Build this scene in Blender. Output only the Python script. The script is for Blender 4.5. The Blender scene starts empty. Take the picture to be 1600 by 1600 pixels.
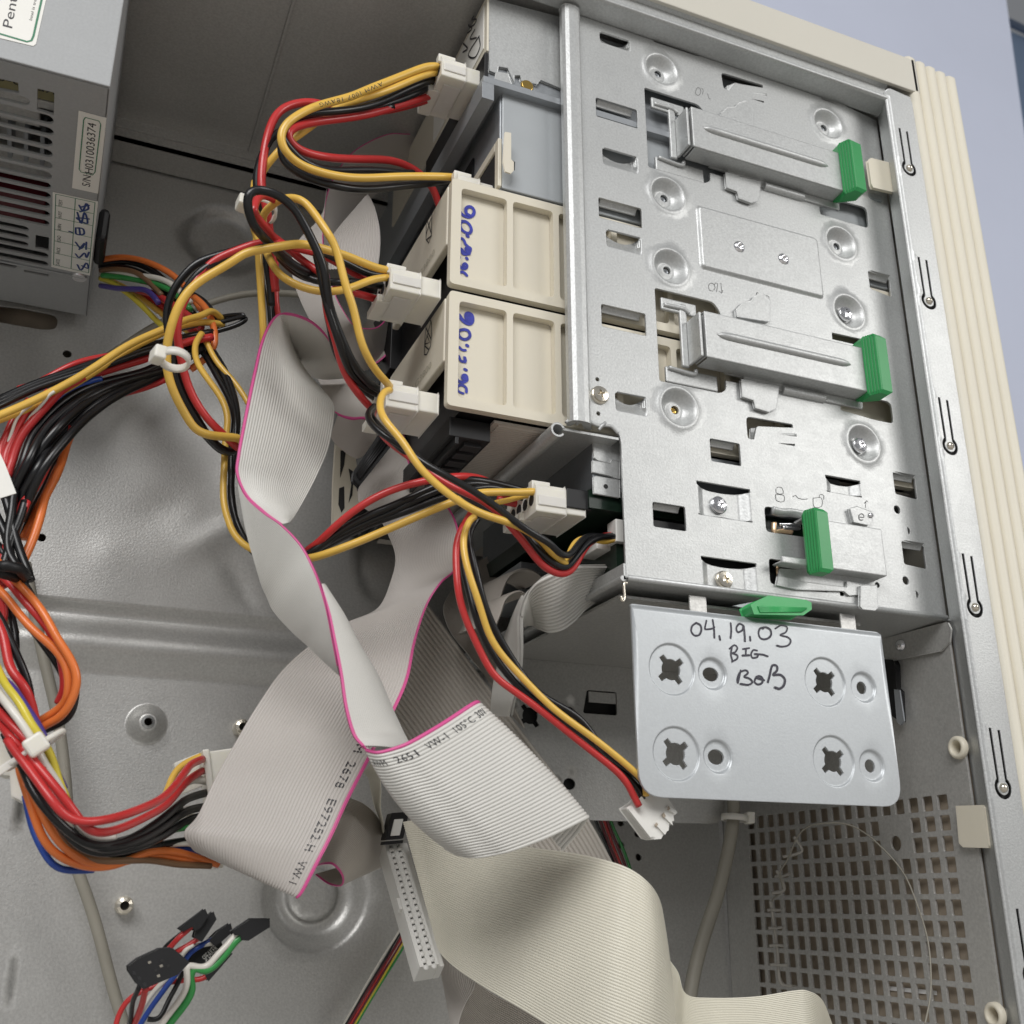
import bpy, bmesh, math, random
from mathutils import Vector, Matrix
from mathutils.geometry import delaunay_2d_cdt
random.seed(7)
# ---------------------------------------------------------------- camera (units: everything below is in millimetres, S turns it to metres)
S = 0.001
F = 1675.753          # focal length in pixels of the 1600 px photograph
D = 282.224           # distance of the eye from the plane of the drive cage plate
M = ((0.920776210, -0.000265802, -0.390091144), (0.133266089, 0.940049376, 0.313922475), (0.366621495, -0.341038268, 0.865610524))
sc = bpy.context.scene
cd = bpy.data.cameras.new("camera"); cam = bpy.data.objects.new("camera", cd); sc.collection.objects.link(cam); sc.camera = cam
cd.sensor_width = 36; cd.lens = F / 1600 * 36; cd.clip_start = 0.01; cd.clip_end = 50
right = Vector((M[0][0], M[0][2], -M[0][1])); up = -Vector((M[1][0], M[1][2], -M[1][1])); back = -Vector((M[2][0], M[2][2], -M[2][1]))
mw = Matrix((right, up, back)).transposed().to_4x4(); mw.translation = Vector((0, -D * S, 0)); cam.matrix_world = mw
cd.dof.use_dof = True; cd.dof.focus_distance = 0.37; cd.dof.aperture_fstop = 24
# ---------------------------------------------------------------- world and lamps
w = bpy.data.worlds.new("World"); sc.world = w; w.use_nodes = True
bg = w.node_tree.nodes["Background"]; bg.inputs[0].default_value = (0.92, 0.95, 1.0, 1); bg.inputs[1].default_value = 0.19
sc.view_settings.view_transform = 'Standard'; sc.view_settings.look = 'None'; sc.view_settings.exposure = 0.0; sc.view_settings.gamma = 1
def lamp(name, loc, aim, size, power, col):
    l = bpy.data.lights.new(name, 'AREA'); l.shape = 'RECTANGLE'; l.size, l.size_y = size; l.energy = power; l.color = col
    o = bpy.data.objects.new(name, l); sc.collection.objects.link(o); o.location = loc
    o.rotation_euler = (Vector(aim) - Vector(loc)).to_track_quat('-Z', 'Y').to_euler(); return o
lamp("ceiling_light_panel", (-0.75, -1.5, 1.25), (0.1, 0, 0.1), (1.4, 0.8), 32, (1.0, 0.99, 0.98))
lamp("second_ceiling_light_panel", (1.45, -1.35, 0.85), (0.15, 0, 0.1), (1.0, 0.6), 12, (1.0, 0.98, 0.95))
# ---------------------------------------------------------------- pixel and geometry helpers
def at(px, py, ax='Y', v=0.0):
    c = ((px - 800) / F, (py - 800) / F, 1.0)
    d = [M[0][i] * c[0] + M[1][i] * c[1] + M[2][i] * c[2] for i in range(3)]
    d = Vector((d[0], d[2], -d[1])); o = Vector((0, -D, 0)); i = 'XYZ'.index(ax); t = (v - o[i]) / d[i]
    return o + d * t
def zc(p): return M[2][0] * p[0] + M[2][2] * (p[1] + D) - M[2][1] * p[2]
def g(ox, oy): return lambda x, y: (ox + x / 3.5556, oy + y / 3.5556)
A = g(800, 0); B = g(1150, 0); C = g(800, 400); Dd = g(1150, 400); E = g(800, 800); Fr = g(1150, 800); G = g(800, 1150); H = g(1150, 1150)
I = g(400, 0); J = g(400, 400); L = g(0, 0); N = g(0, 400); O = g(0, 800); P = g(400, 800); Q = g(0, 1150); R = g(400, 1150)
col = sc.collection
def link(o, parent=None, mat=None):
    col.objects.link(o)
    if parent: o.parent = parent
    if mat is not None:
        for m in (mat if isinstance(mat, (list, tuple)) else [mat]): o.data.materials.append(m)
    return o
def mesh(name, verts, faces, mat, parent=None, smooth=False, bevel=0, mats=None):
    me = bpy.data.meshes.new(name); me.from_pydata([tuple(c * S for c in v) for v in verts], [], faces); me.validate(); me.update()
    if smooth: me.polygons.foreach_set('use_smooth', [True] * len(me.polygons))
    if mats:
        me.polygons.foreach_set('material_index', mats)
    o = bpy.data.objects.new(name, me); link(o, parent, mat)
    if bevel:
        b = o.modifiers.new('bevel', 'BEVEL'); b.width = bevel * S; b.segments = 2; b.limit_method = 'ANGLE'; b.angle_limit = math.radians(40)
    return o
def thing(name, label, cat, group=None, loc=(0, 0, 0)):
    o = bpy.data.objects.new(name, None); col.objects.link(o); o.empty_display_size = 0.01
    o['label'] = label; o['category'] = cat
    if group: o['group'] = group
    return o
def tag(o, label, cat, group=None, kind=None):
    if label: o['label'] = label
    if cat: o['category'] = cat
    if group: o['group'] = group
    if kind: o['kind'] = kind
    return o
def setbase(t, p):
    """move an Empty to the base of its thing without moving the parts"""
    t.location = Vector(p) * S
    for ch in t.children: ch.location = ch.location - t.location
class MB:
    def __init__(s): s.v = []; s.f = []; s.m = []
    def add(s, vs, fs, m=0):
        n = len(s.v); s.v += [tuple(v) for v in vs]; s.f += [tuple(i + n for i in f) for f in fs]; s.m += [m] * len(fs)
    def box(s, x, y, z, m=0):
        vs = [(a, b, c) for a in x for b in y for c in z]
        s.add(vs, [(0, 1, 3, 2), (4, 6, 7, 5), (0, 4, 5, 1), (2, 3, 7, 6), (0, 2, 6, 4), (1, 5, 7, 3)], m)
    def obox(s, o, a, b, c, m=0):
        """oriented box from corner o with edge vectors a, b, c"""
        o, a, b, c = map(Vector, (o, a, b, c)); vs = [o + a * i + b * j + c * k for i in (0, 1) for j in (0, 1) for k in (0, 1)]
        s.add(vs, [(0, 1, 3, 2), (4, 6, 7, 5), (0, 4, 5, 1), (2, 3, 7, 6), (0, 2, 6, 4), (1, 5, 7, 3)], m)
    def prism(s, pts, vec, m=0):
        pts = [Vector(p) for p in pts]; v = Vector(vec); n = len(pts); vs = pts + [p + v for p in pts]
        s.add(vs, [tuple(range(n)), tuple(range(2 * n - 1, n - 1, -1))] + [(i, (i + 1) % n, n + (i + 1) % n, n + i) for i in range(n)], m)
    def cyl(s, c, ax, r, h, n=20, m=0, r2=None):
        c = Vector(c); ax = Vector(ax).normalized(); u = ax.orthogonal().normalized(); v = ax.cross(u); r2 = r if r2 is None else r2
        vs = [c + (u * math.cos(a) + v * math.sin(a)) * r for a in [2 * math.pi * i / n for i in range(n)]]
        vs += [c + ax * h + (u * math.cos(a) + v * math.sin(a)) * r2 for a in [2 * math.pi * i / n for i in range(n)]]
        s.add(vs, [tuple(range(n - 1, -1, -1)), tuple(range(n, 2 * n))] + [(i, (i + 1) % n, n + (i + 1) % n, n + i) for i in range(n)], m)
    def lathe(s, c, ax, prof, n=28, m=0, u=None):
        c = Vector(c); ax = Vector(ax).normalized(); u = ax.orthogonal().normalized(); v = ax.cross(u); vs = []; fs = []
        for r, h in prof: vs += [c + ax * h + (u * math.cos(2 * math.pi * i / n) + v * math.sin(2 * math.pi * i / n)) * r for i in range(n)]
        for k in range(len(prof) - 1):
            for i in range(n): j = (i + 1) % n; fs.append((k * n + i, k * n + j, (k + 1) * n + j, (k + 1) * n + i))
        s.add(vs, fs, m)
    def tube(s, pts, r, n=8, m=0, cap=True, flat=1.0):
        pts = [Vector(p) for p in pts]; k = len(pts)
        t = [(pts[min(i + 1, k - 1)] - pts[max(i - 1, 0)]).normalized() for i in range(k)]
        u = t[0].orthogonal().normalized(); vs = []
        for i in range(k):
            u = (u - t[i] * u.dot(t[i])); u = u.normalized() if u.length > 1e-6 else t[i].orthogonal().normalized(); v = t[i].cross(u)
            ri = r[i] if isinstance(r, (list, tuple)) else r
            vs += [pts[i] + (u * math.cos(2 * math.pi * j / n) * flat + v * math.sin(2 * math.pi * j / n)) * ri for j in range(n)]
        fs = [(i * n + j, i * n + (j + 1) % n, (i + 1) * n + (j + 1) % n, (i + 1) * n + j) for i in range(k - 1) for j in range(n)]
        if cap: fs += [tuple(range(n - 1, -1, -1)), tuple(range((k - 1) * n, k * n))]
        s.add(vs, fs, m)
    def build(s, name, mat, parent=None, smooth=False, bevel=0):
        return mesh(name, s.v, s.f, mat, parent, smooth, bevel, mats=s.m if isinstance(mat, (list, tuple)) else None)
def cr(pts, step=None, per=8):
    """Catmull-Rom through 3-D points (centripetal-ish uniform)"""
    pts = [Vector(p) for p in pts]
    if len(pts) < 3: return [pts[0].lerp(pts[-1], i / 6) for i in range(7)]
    q = [pts[0] * 2 - pts[1]] + pts + [pts[-1] * 2 - pts[-2]]; out = []
    for i in range(1, len(q) - 2):
        p0, p1, p2, p3 = q[i - 1:i + 3]
        for k in range(per):
            t = k / per
            out.append(0.5 * ((2 * p1) + (p2 - p0) * t + (2 * p0 - 5 * p1 + 4 * p2 - p3) * t * t + (3 * p1 - p0 - 3 * p2 + p3) * t ** 3))
    out.append(pts[-1]); return out
def inside(p, poly):
    x, y = p; c = False; n = len(poly); j = n - 1
    for i in range(n):
        xi, yi = poly[i]; xj, yj = poly[j]
        if (yi > y) != (yj > y) and x < (xj - xi) * (y - yi) / (yj - yi) + xi: c = not c
        j = i
    return c
def segdist(p, a, b):
    ax, ay = a; bx, by = b; px, py = p; dx, dy = bx - ax, by - ay; l = dx * dx + dy * dy
    t = 0 if l == 0 else max(0, min(1, ((px - ax) * dx + (py - ay) * dy) / l)); return math.hypot(px - ax - t * dx, py - ay - t * dy)
def rr(poly, r, n=4):
    """round the corners of a polygon"""
    out = []; k = len(poly)
    for i in range(k):
        p0 = Vector(poly[i - 1]); p = Vector(poly[i]); p1 = Vector(poly[(i + 1) % k]); ri = r[i] if isinstance(r, (list, tuple)) else r
        if ri <= 0: out.append(tuple(p)); continue
        a = (p0 - p); b = (p1 - p); ra = min(ri, a.length * .45, b.length * .45); a = p + a.normalized() * ra; b = p + b.normalized() * ra
        for j in range(n + 1): t = j / n; out.append(tuple((a * (1 - t) ** 2 + p * 2 * t * (1 - t) + b * t * t)))
    return out
def circ(c, r, n=24, f=None): return [(c[0] + r * math.cos(2 * math.pi * i / n), c[1] + r * math.sin(2 * math.pi * i / n)) for i in range(n)]
def sheet(name, outline, holes, mat, parent, frame, thick=1.0, step=None, hfun=None, extra=(), smooth=True):
    """flat pressed sheet with true holes. frame(a, b, h) turns plane coordinates and height into 3-D; h grows towards the viewer"""
    vs = []; es = []
    for loop in [outline] + list(holes):
        n = len(vs); vs += [Vector(p) for p in loop]; es += [(n + i, n + (i + 1) % len(loop)) for i in range(len(loop))]
    nb = len(vs); loops = [outline] + list(holes)
    if step:
        xs = [p[0] for p in outline]; ys = [p[1] for p in outline]; x = min(xs) + step * .5; row = 0
        allp = list(extra); cell = {}
        for p in extra: cell.setdefault((int(p[0] // step), int(p[1] // step)), []).append(p)
        def near(p):
            a, c = int(p[0] // step), int(p[1] // step)
            return any((p[0] - q[0]) ** 2 + (p[1] - q[1]) ** 2 < (step * .75) ** 2 for i in (-1, 0, 1) for j in (-1, 0, 1) for q in cell.get((a + i, c + j), ()))
        while x < max(xs):
            y = min(ys) + step * (.5 if row % 2 else .25); row += 1
            while y < max(ys):
                if not near((x, y)): allp.append((x, y))
                y += step
            x += step * .87
        bb = [(min(p[0] for p in l), max(p[0] for p in l), min(p[1] for p in l), max(p[1] for p in l)) for l in loops]
        for p in allp:
            if not inside(p, outline): continue
            ok = True
            for l, (x0, x1, y0, y1) in zip(loops, bb):
                if l is not outline and (p[0] < x0 - 1 or p[0] > x1 + 1 or p[1] < y0 - 1 or p[1] > y1 + 1): continue
                if l is not outline and inside(p, l): ok = False; break
                if any(segdist(p, l[i - 1], l[i]) < step * .12 for i in range(len(l))): ok = False; break
            if ok: vs.append(Vector(p))
    ov, oe, of, *_ = delaunay_2d_cdt(vs, es, [], 0, 1e-5)
    tris = []
    for f in of:
        c = sum((ov[i] for i in f), Vector((0, 0))) / len(f)
        if not inside(c, outline) or any(inside(c, h) for h in holes): continue
        a, b, d = (ov[i] for i in f[:3])
        tris.append(tuple(f) if (b - a).cross(d - a) > 0 else tuple(reversed(f)))
    hf = hfun or (lambda a, b: 0.0)
    n = len(ov); top = [frame(v[0], v[1], hf(v[0], v[1])) for v in ov]
    me_v = list(top); me_f = list(tris); bot = [frame(v[0], v[1], hf(v[0], v[1]) - thick) for v in ov]
    me_v += bot; me_f += [tuple(n + i for i in reversed(t)) for t in tris]
    cnt = {}
    for t in tris:
        for i in range(3): cnt[(t[i], t[(i + 1) % 3])] = 1
    flat = len(me_f)
    for (a, b) in list(cnt):
        if (b, a) not in cnt:
            k = len(me_v); me_v += [top[a], top[b], bot[b], bot[a]]; me_f.append((k, k + 3, k + 2, k + 1))
    me = bpy.data.meshes.new(name); me.from_pydata([tuple(c * S for c in v) for v in me_v], [], me_f); me.update()
    me.polygons.foreach_set('use_smooth', [smooth and i < flat for i in range(len(me_f))])
    if smooth and hfun:
        e = 0.04; nrm = []
        for v in ov:
            a, b = v[0], v[1]; nv_ = (frame(a + e, b, hf(a + e, b)) - frame(a - e, b, hf(a - e, b))).cross(frame(a, b + e, hf(a, b + e)) - frame(a, b - e, hf(a, b - e)))
            f0 = (frame(a + 1, b, 0) - frame(a, b, 0)).cross(frame(a, b + 1, 0) - frame(a, b, 0)); out_ = frame(a, b, 1) - frame(a, b, 0)
            nv_ = nv_.normalized() * (1 if nv_.dot(out_) > 0 else -1); out_.normalize(); nrm.append(nv_ if nv_.dot(out_) > .3 else out_)
        ln = []
        for p_ in me.polygons:
            for vi in p_.vertices: ln.append(tuple(nrm[vi]) if vi < n and p_.index < len(tris) else tuple(p_.normal))
        me.normals_split_custom_set(ln)
    o = bpy.data.objects.new(name, me); link(o, parent, mat); return o
def YF(Y): return lambda a, b, h: Vector((a, Y - h, b))            # sheet parallel to the cage plate
def ZF(Z): return lambda a, b, h: Vector((a, b, Z - h))            # sheet seen from below
def XF(X): return lambda a, b, h: Vector((X - h, a, b))            # sheet seen from the left
def pxY(pts, Y=0): return [(lambda p: (p.x, p.z))(at(*q, 'Y', Y)) for q in pts]
def pxZ(pts, Z): return [(lambda p: (p.x, p.y))(at(*q, 'Z', Z)) for q in pts]
def pxX(pts, X): return [(lambda p: (p.y, p.z))(at(*q, 'X', X)) for q in pts]
def sm(t): t = max(0.0, min(1.0, t)); return t * t * (3 - 2 * t)
def ring_pts(c, radii, n=28): return [p for k, r in enumerate(radii) for p in circ(c, r, n)]
# ---------------------------------------------------------------- materials
def mat(name, c, rough=0.5, metal=0.0, bump=0.0, scale=900, var=0.0, vscale=40, spec=0.5, sss=0.0, trans=0.0, coat=0.0, grime=0.0, emit=0.0, rvar=0.0):
    m = bpy.data.materials.new(name); m.use_nodes = True; nt = m.node_tree; b = nt.nodes["Principled BSDF"]
    b.inputs["Base Color"].default_value = (*c, 1); b.inputs["Roughness"].default_value = rough; b.inputs["Metallic"].default_value = metal
    b.inputs["Specular IOR Level"].default_value = spec
    if sss: b.inputs["Subsurface Weight"].default_value = sss; b.inputs["Subsurface Radius"].default_value = (0.004, 0.004, 0.003); b.inputs["Subsurface Scale"].default_value = 1.0
    if trans: b.inputs["Transmission Weight"].default_value = trans
    if coat: b.inputs["Coat Weight"].default_value = coat; b.inputs["Coat Roughness"].default_value = 0.2
    if emit: b.inputs["Emission Color"].default_value = (*c, 1); b.inputs["Emission Strength"].default_value = emit
    tc = nt.nodes.new("ShaderNodeTexCoord")
    if bump or rvar:
        nz = nt.nodes.new("ShaderNodeTexNoise"); nz.inputs["Scale"].default_value = scale; nz.inputs["Detail"].default_value = 3
        nt.links.new(tc.outputs["Object"], nz.inputs["Vector"])
        if bump:
            bp = nt.nodes.new("ShaderNodeBump"); bp.inputs["Strength"].default_value = bump; bp.inputs["Distance"].default_value = 0.0003
            nt.links.new(nz.outputs["Fac"], bp.inputs["Height"]); nt.links.new(bp.outputs[0], b.inputs["Normal"])
    if var or grime:
        n2 = nt.nodes.new("ShaderNodeTexNoise"); n2.inputs["Scale"].default_value = vscale; n2.inputs["Detail"].default_value = 5; n2.inputs["Roughness"].default_value = 0.65
        nt.links.new(tc.outputs["Object"], n2.inputs["Vector"])
        mr = nt.nodes.new("ShaderNodeMapRange"); mr.inputs["From Min"].default_value = 0.3; mr.inputs["From Max"].default_value = 0.7
        mr.inputs["To Min"].default_value = 1 - var; mr.inputs["To Max"].default_value = 1 + var; nt.links.new(n2.outputs["Fac"], mr.inputs["Value"])
        last = mr.outputs[0]
        if grime:
            n3 = nt.nodes.new("ShaderNodeTexNoise"); n3.inputs["Scale"].default_value = scale * .8; n3.inputs["Detail"].default_value = 2
            nt.links.new(tc.outputs["Object"], n3.inputs["Vector"])
            m3 = nt.nodes.new("ShaderNodeMapRange"); m3.inputs["From Min"].default_value = 0.3; m3.inputs["From Max"].default_value = 0.7
            m3.inputs["To Min"].default_value = 1 - grime; m3.inputs["To Max"].default_value = 1 + grime; nt.links.new(n3.outputs["Fac"], m3.inputs["Value"])
            mm = nt.nodes.new("ShaderNodeMath"); mm.operation = 'MULTIPLY'; nt.links.new(last, mm.inputs[0]); nt.links.new(m3.outputs[0], mm.inputs[1]); last = mm.outputs[0]
        vm = nt.nodes.new("ShaderNodeVectorMath"); vm.operation = 'SCALE'; vm.inputs[0].default_value = c; nt.links.new(last, vm.inputs["Scale"])
        nt.links.new(vm.outputs[0], b.inputs["Base Color"])
        if rvar:
            m4 = nt.nodes.new("ShaderNodeMapRange"); m4.inputs["To Min"].default_value = rough - rvar; m4.inputs["To Max"].default_value = rough + rvar
            nt.links.new(n2.outputs["Fac"], m4.inputs["Value"]); nt.links.new(m4.outputs[0], b.inputs["Roughness"])
    if metal and bump:
        bv = nt.nodes.new("ShaderNodeBevel"); bv.samples = 3; bv.inputs["Radius"].default_value = 0.00035; nt.links.new(bv.outputs[0], bp.inputs["Normal"])
        mp = nt.nodes.new("ShaderNodeMapping"); mp.inputs["Scale"].default_value = (14, 300, 330); mp.inputs["Rotation"].default_value = (0, .5, 0); nt.links.new(tc.outputs["Object"], mp.inputs["Vector"])
        n5 = nt.nodes.new("ShaderNodeTexNoise"); n5.inputs["Scale"].default_value = 3.0; n5.inputs["Detail"].default_value = 4; nt.links.new(mp.outputs[0], n5.inputs["Vector"])
        vo = nt.nodes.new("ShaderNodeTexVoronoi"); vo.inputs["Scale"].default_value = 260; nt.links.new(tc.outputs["Object"], vo.inputs["Vector"])
        sx = nt.nodes.new("ShaderNodeSeparateColor"); nt.links.new(vo.outputs["Color"], sx.inputs[0])
        a1 = nt.nodes.new("ShaderNodeMath"); a1.operation = 'MULTIPLY_ADD'; a1.inputs[1].default_value = .025; nt.links.new(sx.outputs[0], a1.inputs[0])
        a2 = nt.nodes.new("ShaderNodeMath"); a2.operation = 'MULTIPLY_ADD'; a2.inputs[1].default_value = .06; nt.links.new(n5.outputs["Fac"], a2.inputs[0]); a2.inputs[2].default_value = rough - .03; nt.links.new(a2.outputs[0], a1.inputs[2])
        if rvar:
            a3 = nt.nodes.new("ShaderNodeMath"); a3.operation = 'MULTIPLY_ADD'; a3.inputs[1].default_value = rvar * 2; nt.links.new(n2.outputs["Fac"], a3.inputs[0]); a4 = nt.nodes.new("ShaderNodeMath"); a4.operation = 'ADD'; a4.inputs[1].default_value = -rvar
            nt.links.new(a1.outputs[0], a3.inputs[2]); nt.links.new(a3.outputs[0], a4.inputs[0]); nt.links.new(a4.outputs[0], b.inputs["Roughness"])
        else: nt.links.new(a1.outputs[0], b.inputs["Roughness"])
    return m
ZINC = mat("zinc_steel", (0.54, 0.55, 0.545), 0.45, 0.60, bump=0.24, scale=1500, var=0.05, vscale=18, grime=0.08)
ZINCP = mat("zinc_steel_panel", (0.56, 0.555, 0.535), 0.37, 0.55, bump=0.25, scale=1300, var=0.06, vscale=9, grime=0.09, rvar=0.10)
ZINCB = mat("bluish_zinc_steel", (0.52, 0.545, 0.56), 0.40, 0.45, bump=0.08, scale=1500, var=0.03, vscale=14, grime=0.03, rvar=0.05)
ZINCD = mat("drive_steel", (0.36, 0.38, 0.40), 0.42, 0.45, bump=0.08, scale=1500, var=0.04, vscale=25, grime=0.03)
PSUM = mat("power_supply_steel", (0.40, 0.41, 0.415), 0.62, 0.15, bump=0.08, scale=1500, var=0.04, vscale=12, grime=0.04)
SCREW = mat("bright_screw_steel", (0.78, 0.78, 0.80), 0.18, 0.95)
NICK = mat("nickel_screw", (0.75, 0.70, 0.60), 0.22, 0.9)
BRASS = mat("brass", (0.62, 0.42, 0.12), 0.25, 0.9)
COPPER = mat("copper_spring", (0.85, 0.60, 0.38), 0.35, 0.7)
BEIGE = mat("beige_bezel_plastic", (0.74, 0.70, 0.59), 0.50, bump=0.25, scale=1800, var=0.03, vscale=12)
PAINT = mat("beige_painted_steel", (0.64, 0.615, 0.54), 0.45, bump=0.35, scale=2200, var=0.02, vscale=10)
CREAM = mat("cream_plastic", (0.73, 0.68, 0.56), 0.42, bump=0.05, scale=500, var=0.03, vscale=15, sss=0.1)
MOLEX = mat("translucent_nylon", (0.80, 0.775, 0.69), 0.38, sss=0.35, var=0.05, vscale=60)
WHITE = mat("white_plastic", (0.80, 0.79, 0.75), 0.40, var=0.03)
GREEN = mat("green_plastic", (0.030, 0.30, 0.085), 0.36, bump=0.1, scale=700, var=0.06, vscale=60)
BLACK = mat("black_plastic", (0.008, 0.008, 0.009), 0.5, var=0.2, vscale=80)
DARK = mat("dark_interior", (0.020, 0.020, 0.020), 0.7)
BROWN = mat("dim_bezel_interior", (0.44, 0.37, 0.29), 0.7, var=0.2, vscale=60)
PCB = mat("dark_green_circuit_board", (0.008, 0.020, 0.012), 0.3, var=0.4, vscale=300)
PAPER = mat("label_paper", (0.88, 0.87, 0.82), 0.55, var=0.03)
INK = mat("black_ink", (0.015, 0.015, 0.02), 0.5)
MARK = mat("black_marker_ink", (0.02, 0.018, 0.035), 0.4)
BLUEINK = mat("blue_marker_ink", (0.035, 0.045, 0.34), 0.45, var=0.35, vscale=220)
GREENINK = mat("green_print", (0.03, 0.20, 0.10), 0.5)
GREYC = mat("grey_cable_sheath", (0.33, 0.31, 0.26), 0.5, var=0.08)
WALLM = mat("lavender_wall_paint", (0.60, 0.64, 0.77), 0.8, var=0.03, vscale=3)
WC = {k: mat(k + "_wire_insulation", c, 0.33, bump=0.04, scale=300, var=0.06, vscale=90, coat=0.15) for k, c in dict(
    yellow=(0.80, 0.50, 0.09), red=(0.56, 0.035, 0.035), black=(0.006, 0.006, 0.007), orange=(0.80, 0.20, 0.045), blue=(0.02, 0.07, 0.36),
    green=(0.04, 0.30, 0.07), white=(0.76, 0.73, 0.66), purple=(0.07, 0.045, 0.25), brown=(0.22, 0.12, 0.06), maroon=(0.16, 0.02, 0.03), lemon=(0.70, 0.58, 0.06)).items()}
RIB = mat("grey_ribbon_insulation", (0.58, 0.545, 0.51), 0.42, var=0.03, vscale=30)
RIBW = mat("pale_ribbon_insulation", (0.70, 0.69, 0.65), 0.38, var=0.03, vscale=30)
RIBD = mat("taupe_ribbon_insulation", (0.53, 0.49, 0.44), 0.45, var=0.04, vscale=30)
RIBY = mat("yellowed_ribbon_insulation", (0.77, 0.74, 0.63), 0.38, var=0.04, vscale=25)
PINK = mat("pink_ribbon_edge", (0.72, 0.10, 0.32), 0.38)
# ---------------------------------------------------------------- text helper
def text_geo(s, size=1.0, spacing=1.0):
    cu = bpy.data.curves.new("t", 'FONT'); cu.body = s; cu.size = size; cu.space_character = spacing; cu.resolution_u = 3
    o = bpy.data.objects.new("t", cu); col.objects.link(o); bpy.context.view_layer.update()
    me = bpy.data.meshes.new_from_object(o.evaluated_get(bpy.context.evaluated_depsgraph_get()))
    vs = [v.co.copy() for v in me.vertices]; fs = [tuple(p.vertices) for p in me.polygons]
    bpy.data.objects.remove(o); bpy.data.curves.remove(cu); bpy.data.meshes.remove(me); return vs, fs
def text_on(name, s, o, ex, ey, height, width, mt, parent, mono=False, n=None):
    """text lying in the plane o + x*ex + y*ey, scaled to the given width and height (mm)"""
    vs, fs = text_geo(s); x1 = max(v.x for v in vs); x0 = min(v.x for v in vs); y1 = max(v.y for v in vs); y0 = min(v.y for v in vs)
    o, ex, ey = Vector(o), Vector(ex).normalized(), Vector(ey).normalized()
    pts = [o + ex * ((v.x - x0) / (x1 - x0) * width) + ey * ((v.y - y0) / (y1 - y0) * height) for v in vs]
    return mesh(name, pts, fs, mt, parent)
def stroke(mb, pts, r, toward=Vector((0, -1, 0)), smooth=True, per=6, m=0):
    p = cr(pts, per=per) if smooth and len(pts) > 2 else [Vector(q) for q in pts]
    k = len(p); vs = []
    for i in range(k):
        t = (p[min(i + 1, k - 1)] - p[max(i - 1, 0)]).normalized(); s_ = t.cross(toward).normalized() * r
        lift = .05 + .0025 * i; vs += [p[i] - s_ + toward * lift, p[i] + s_ + toward * lift]
    fs = [(2 * i, 2 * i + 1, 2 * i + 3, 2 * i + 2) for i in range(k - 1)]; mb.add(vs, fs, m)
    for q, li in ((p[0], .04), (p[-1], .055 + .0025 * k)):
        t = toward.orthogonal().normalized(); b = toward.cross(t)
        mb.add([q + toward * li + (t * math.cos(a) + b * math.sin(a)) * r for a in [i * math.pi / 4 for i in range(8)]], [tuple(range(8))], m)
# ================================================================ SETTING
def quad(name, pts, m, kind, label=None):
    o = mesh(name, pts, [(0, 1, 2, 3)], m); o['kind'] = kind; return o
w1 = MB(); e0 = at(1567, -40, 'Y', 520); e1 = at(1640, 500, 'Y', 520)
w1.prism([(-900, 520, -900), (e1.x + (e1.x - e0.x) * 1.5, 520, e1.z + (e1.z - e0.z) * 1.5), (e0.x - (e1.x - e0.x) * 1, 520, e0.z - (e1.z - e0.z) * 1), (-900, 520, e0.z + 200)], (0, 20, 0))
tag(w1.build("wall", WALLM), None, None, kind='structure')
w2 = MB(); w2.box((200, 3000), (1500, 1520), (-1200, 2500)); tag(w2.build("far_wall", mat("far_blue_wall", (0.30, 0.40, 0.56), 0.8, var=0.1, vscale=1.5)), None, None, kind='structure')
w3 = MB(); q0 = at(1578, 28, 'Y', 1480); q1 = at(1640, 58, 'Y', 1480); w3.prism([q0, q1, q1 - Vector((0, 0, 26)), q0 - Vector((0, 0, 26))], (0, 10, 0))
tag(w3.build("wall_rail", mat("dark_rail", (0.12, 0.16, 0.24), 0.6)), "dark blue rail blurred on the wall at the top right corner", "rail")
b = MB(); b.box((-1300, 1700), (-1500, 515), (-134, -114)); tag(b.build('table', mat('pale_table_laminate', (.40, .38, .35), .5, var=.05, vscale=5)), None, None, kind='structure')
# ================================================================ COMPUTER CASE
case = thing("computer_case", "open beige tower computer case with grey metal inside and ribbed front bezel", "computer case")
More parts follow.
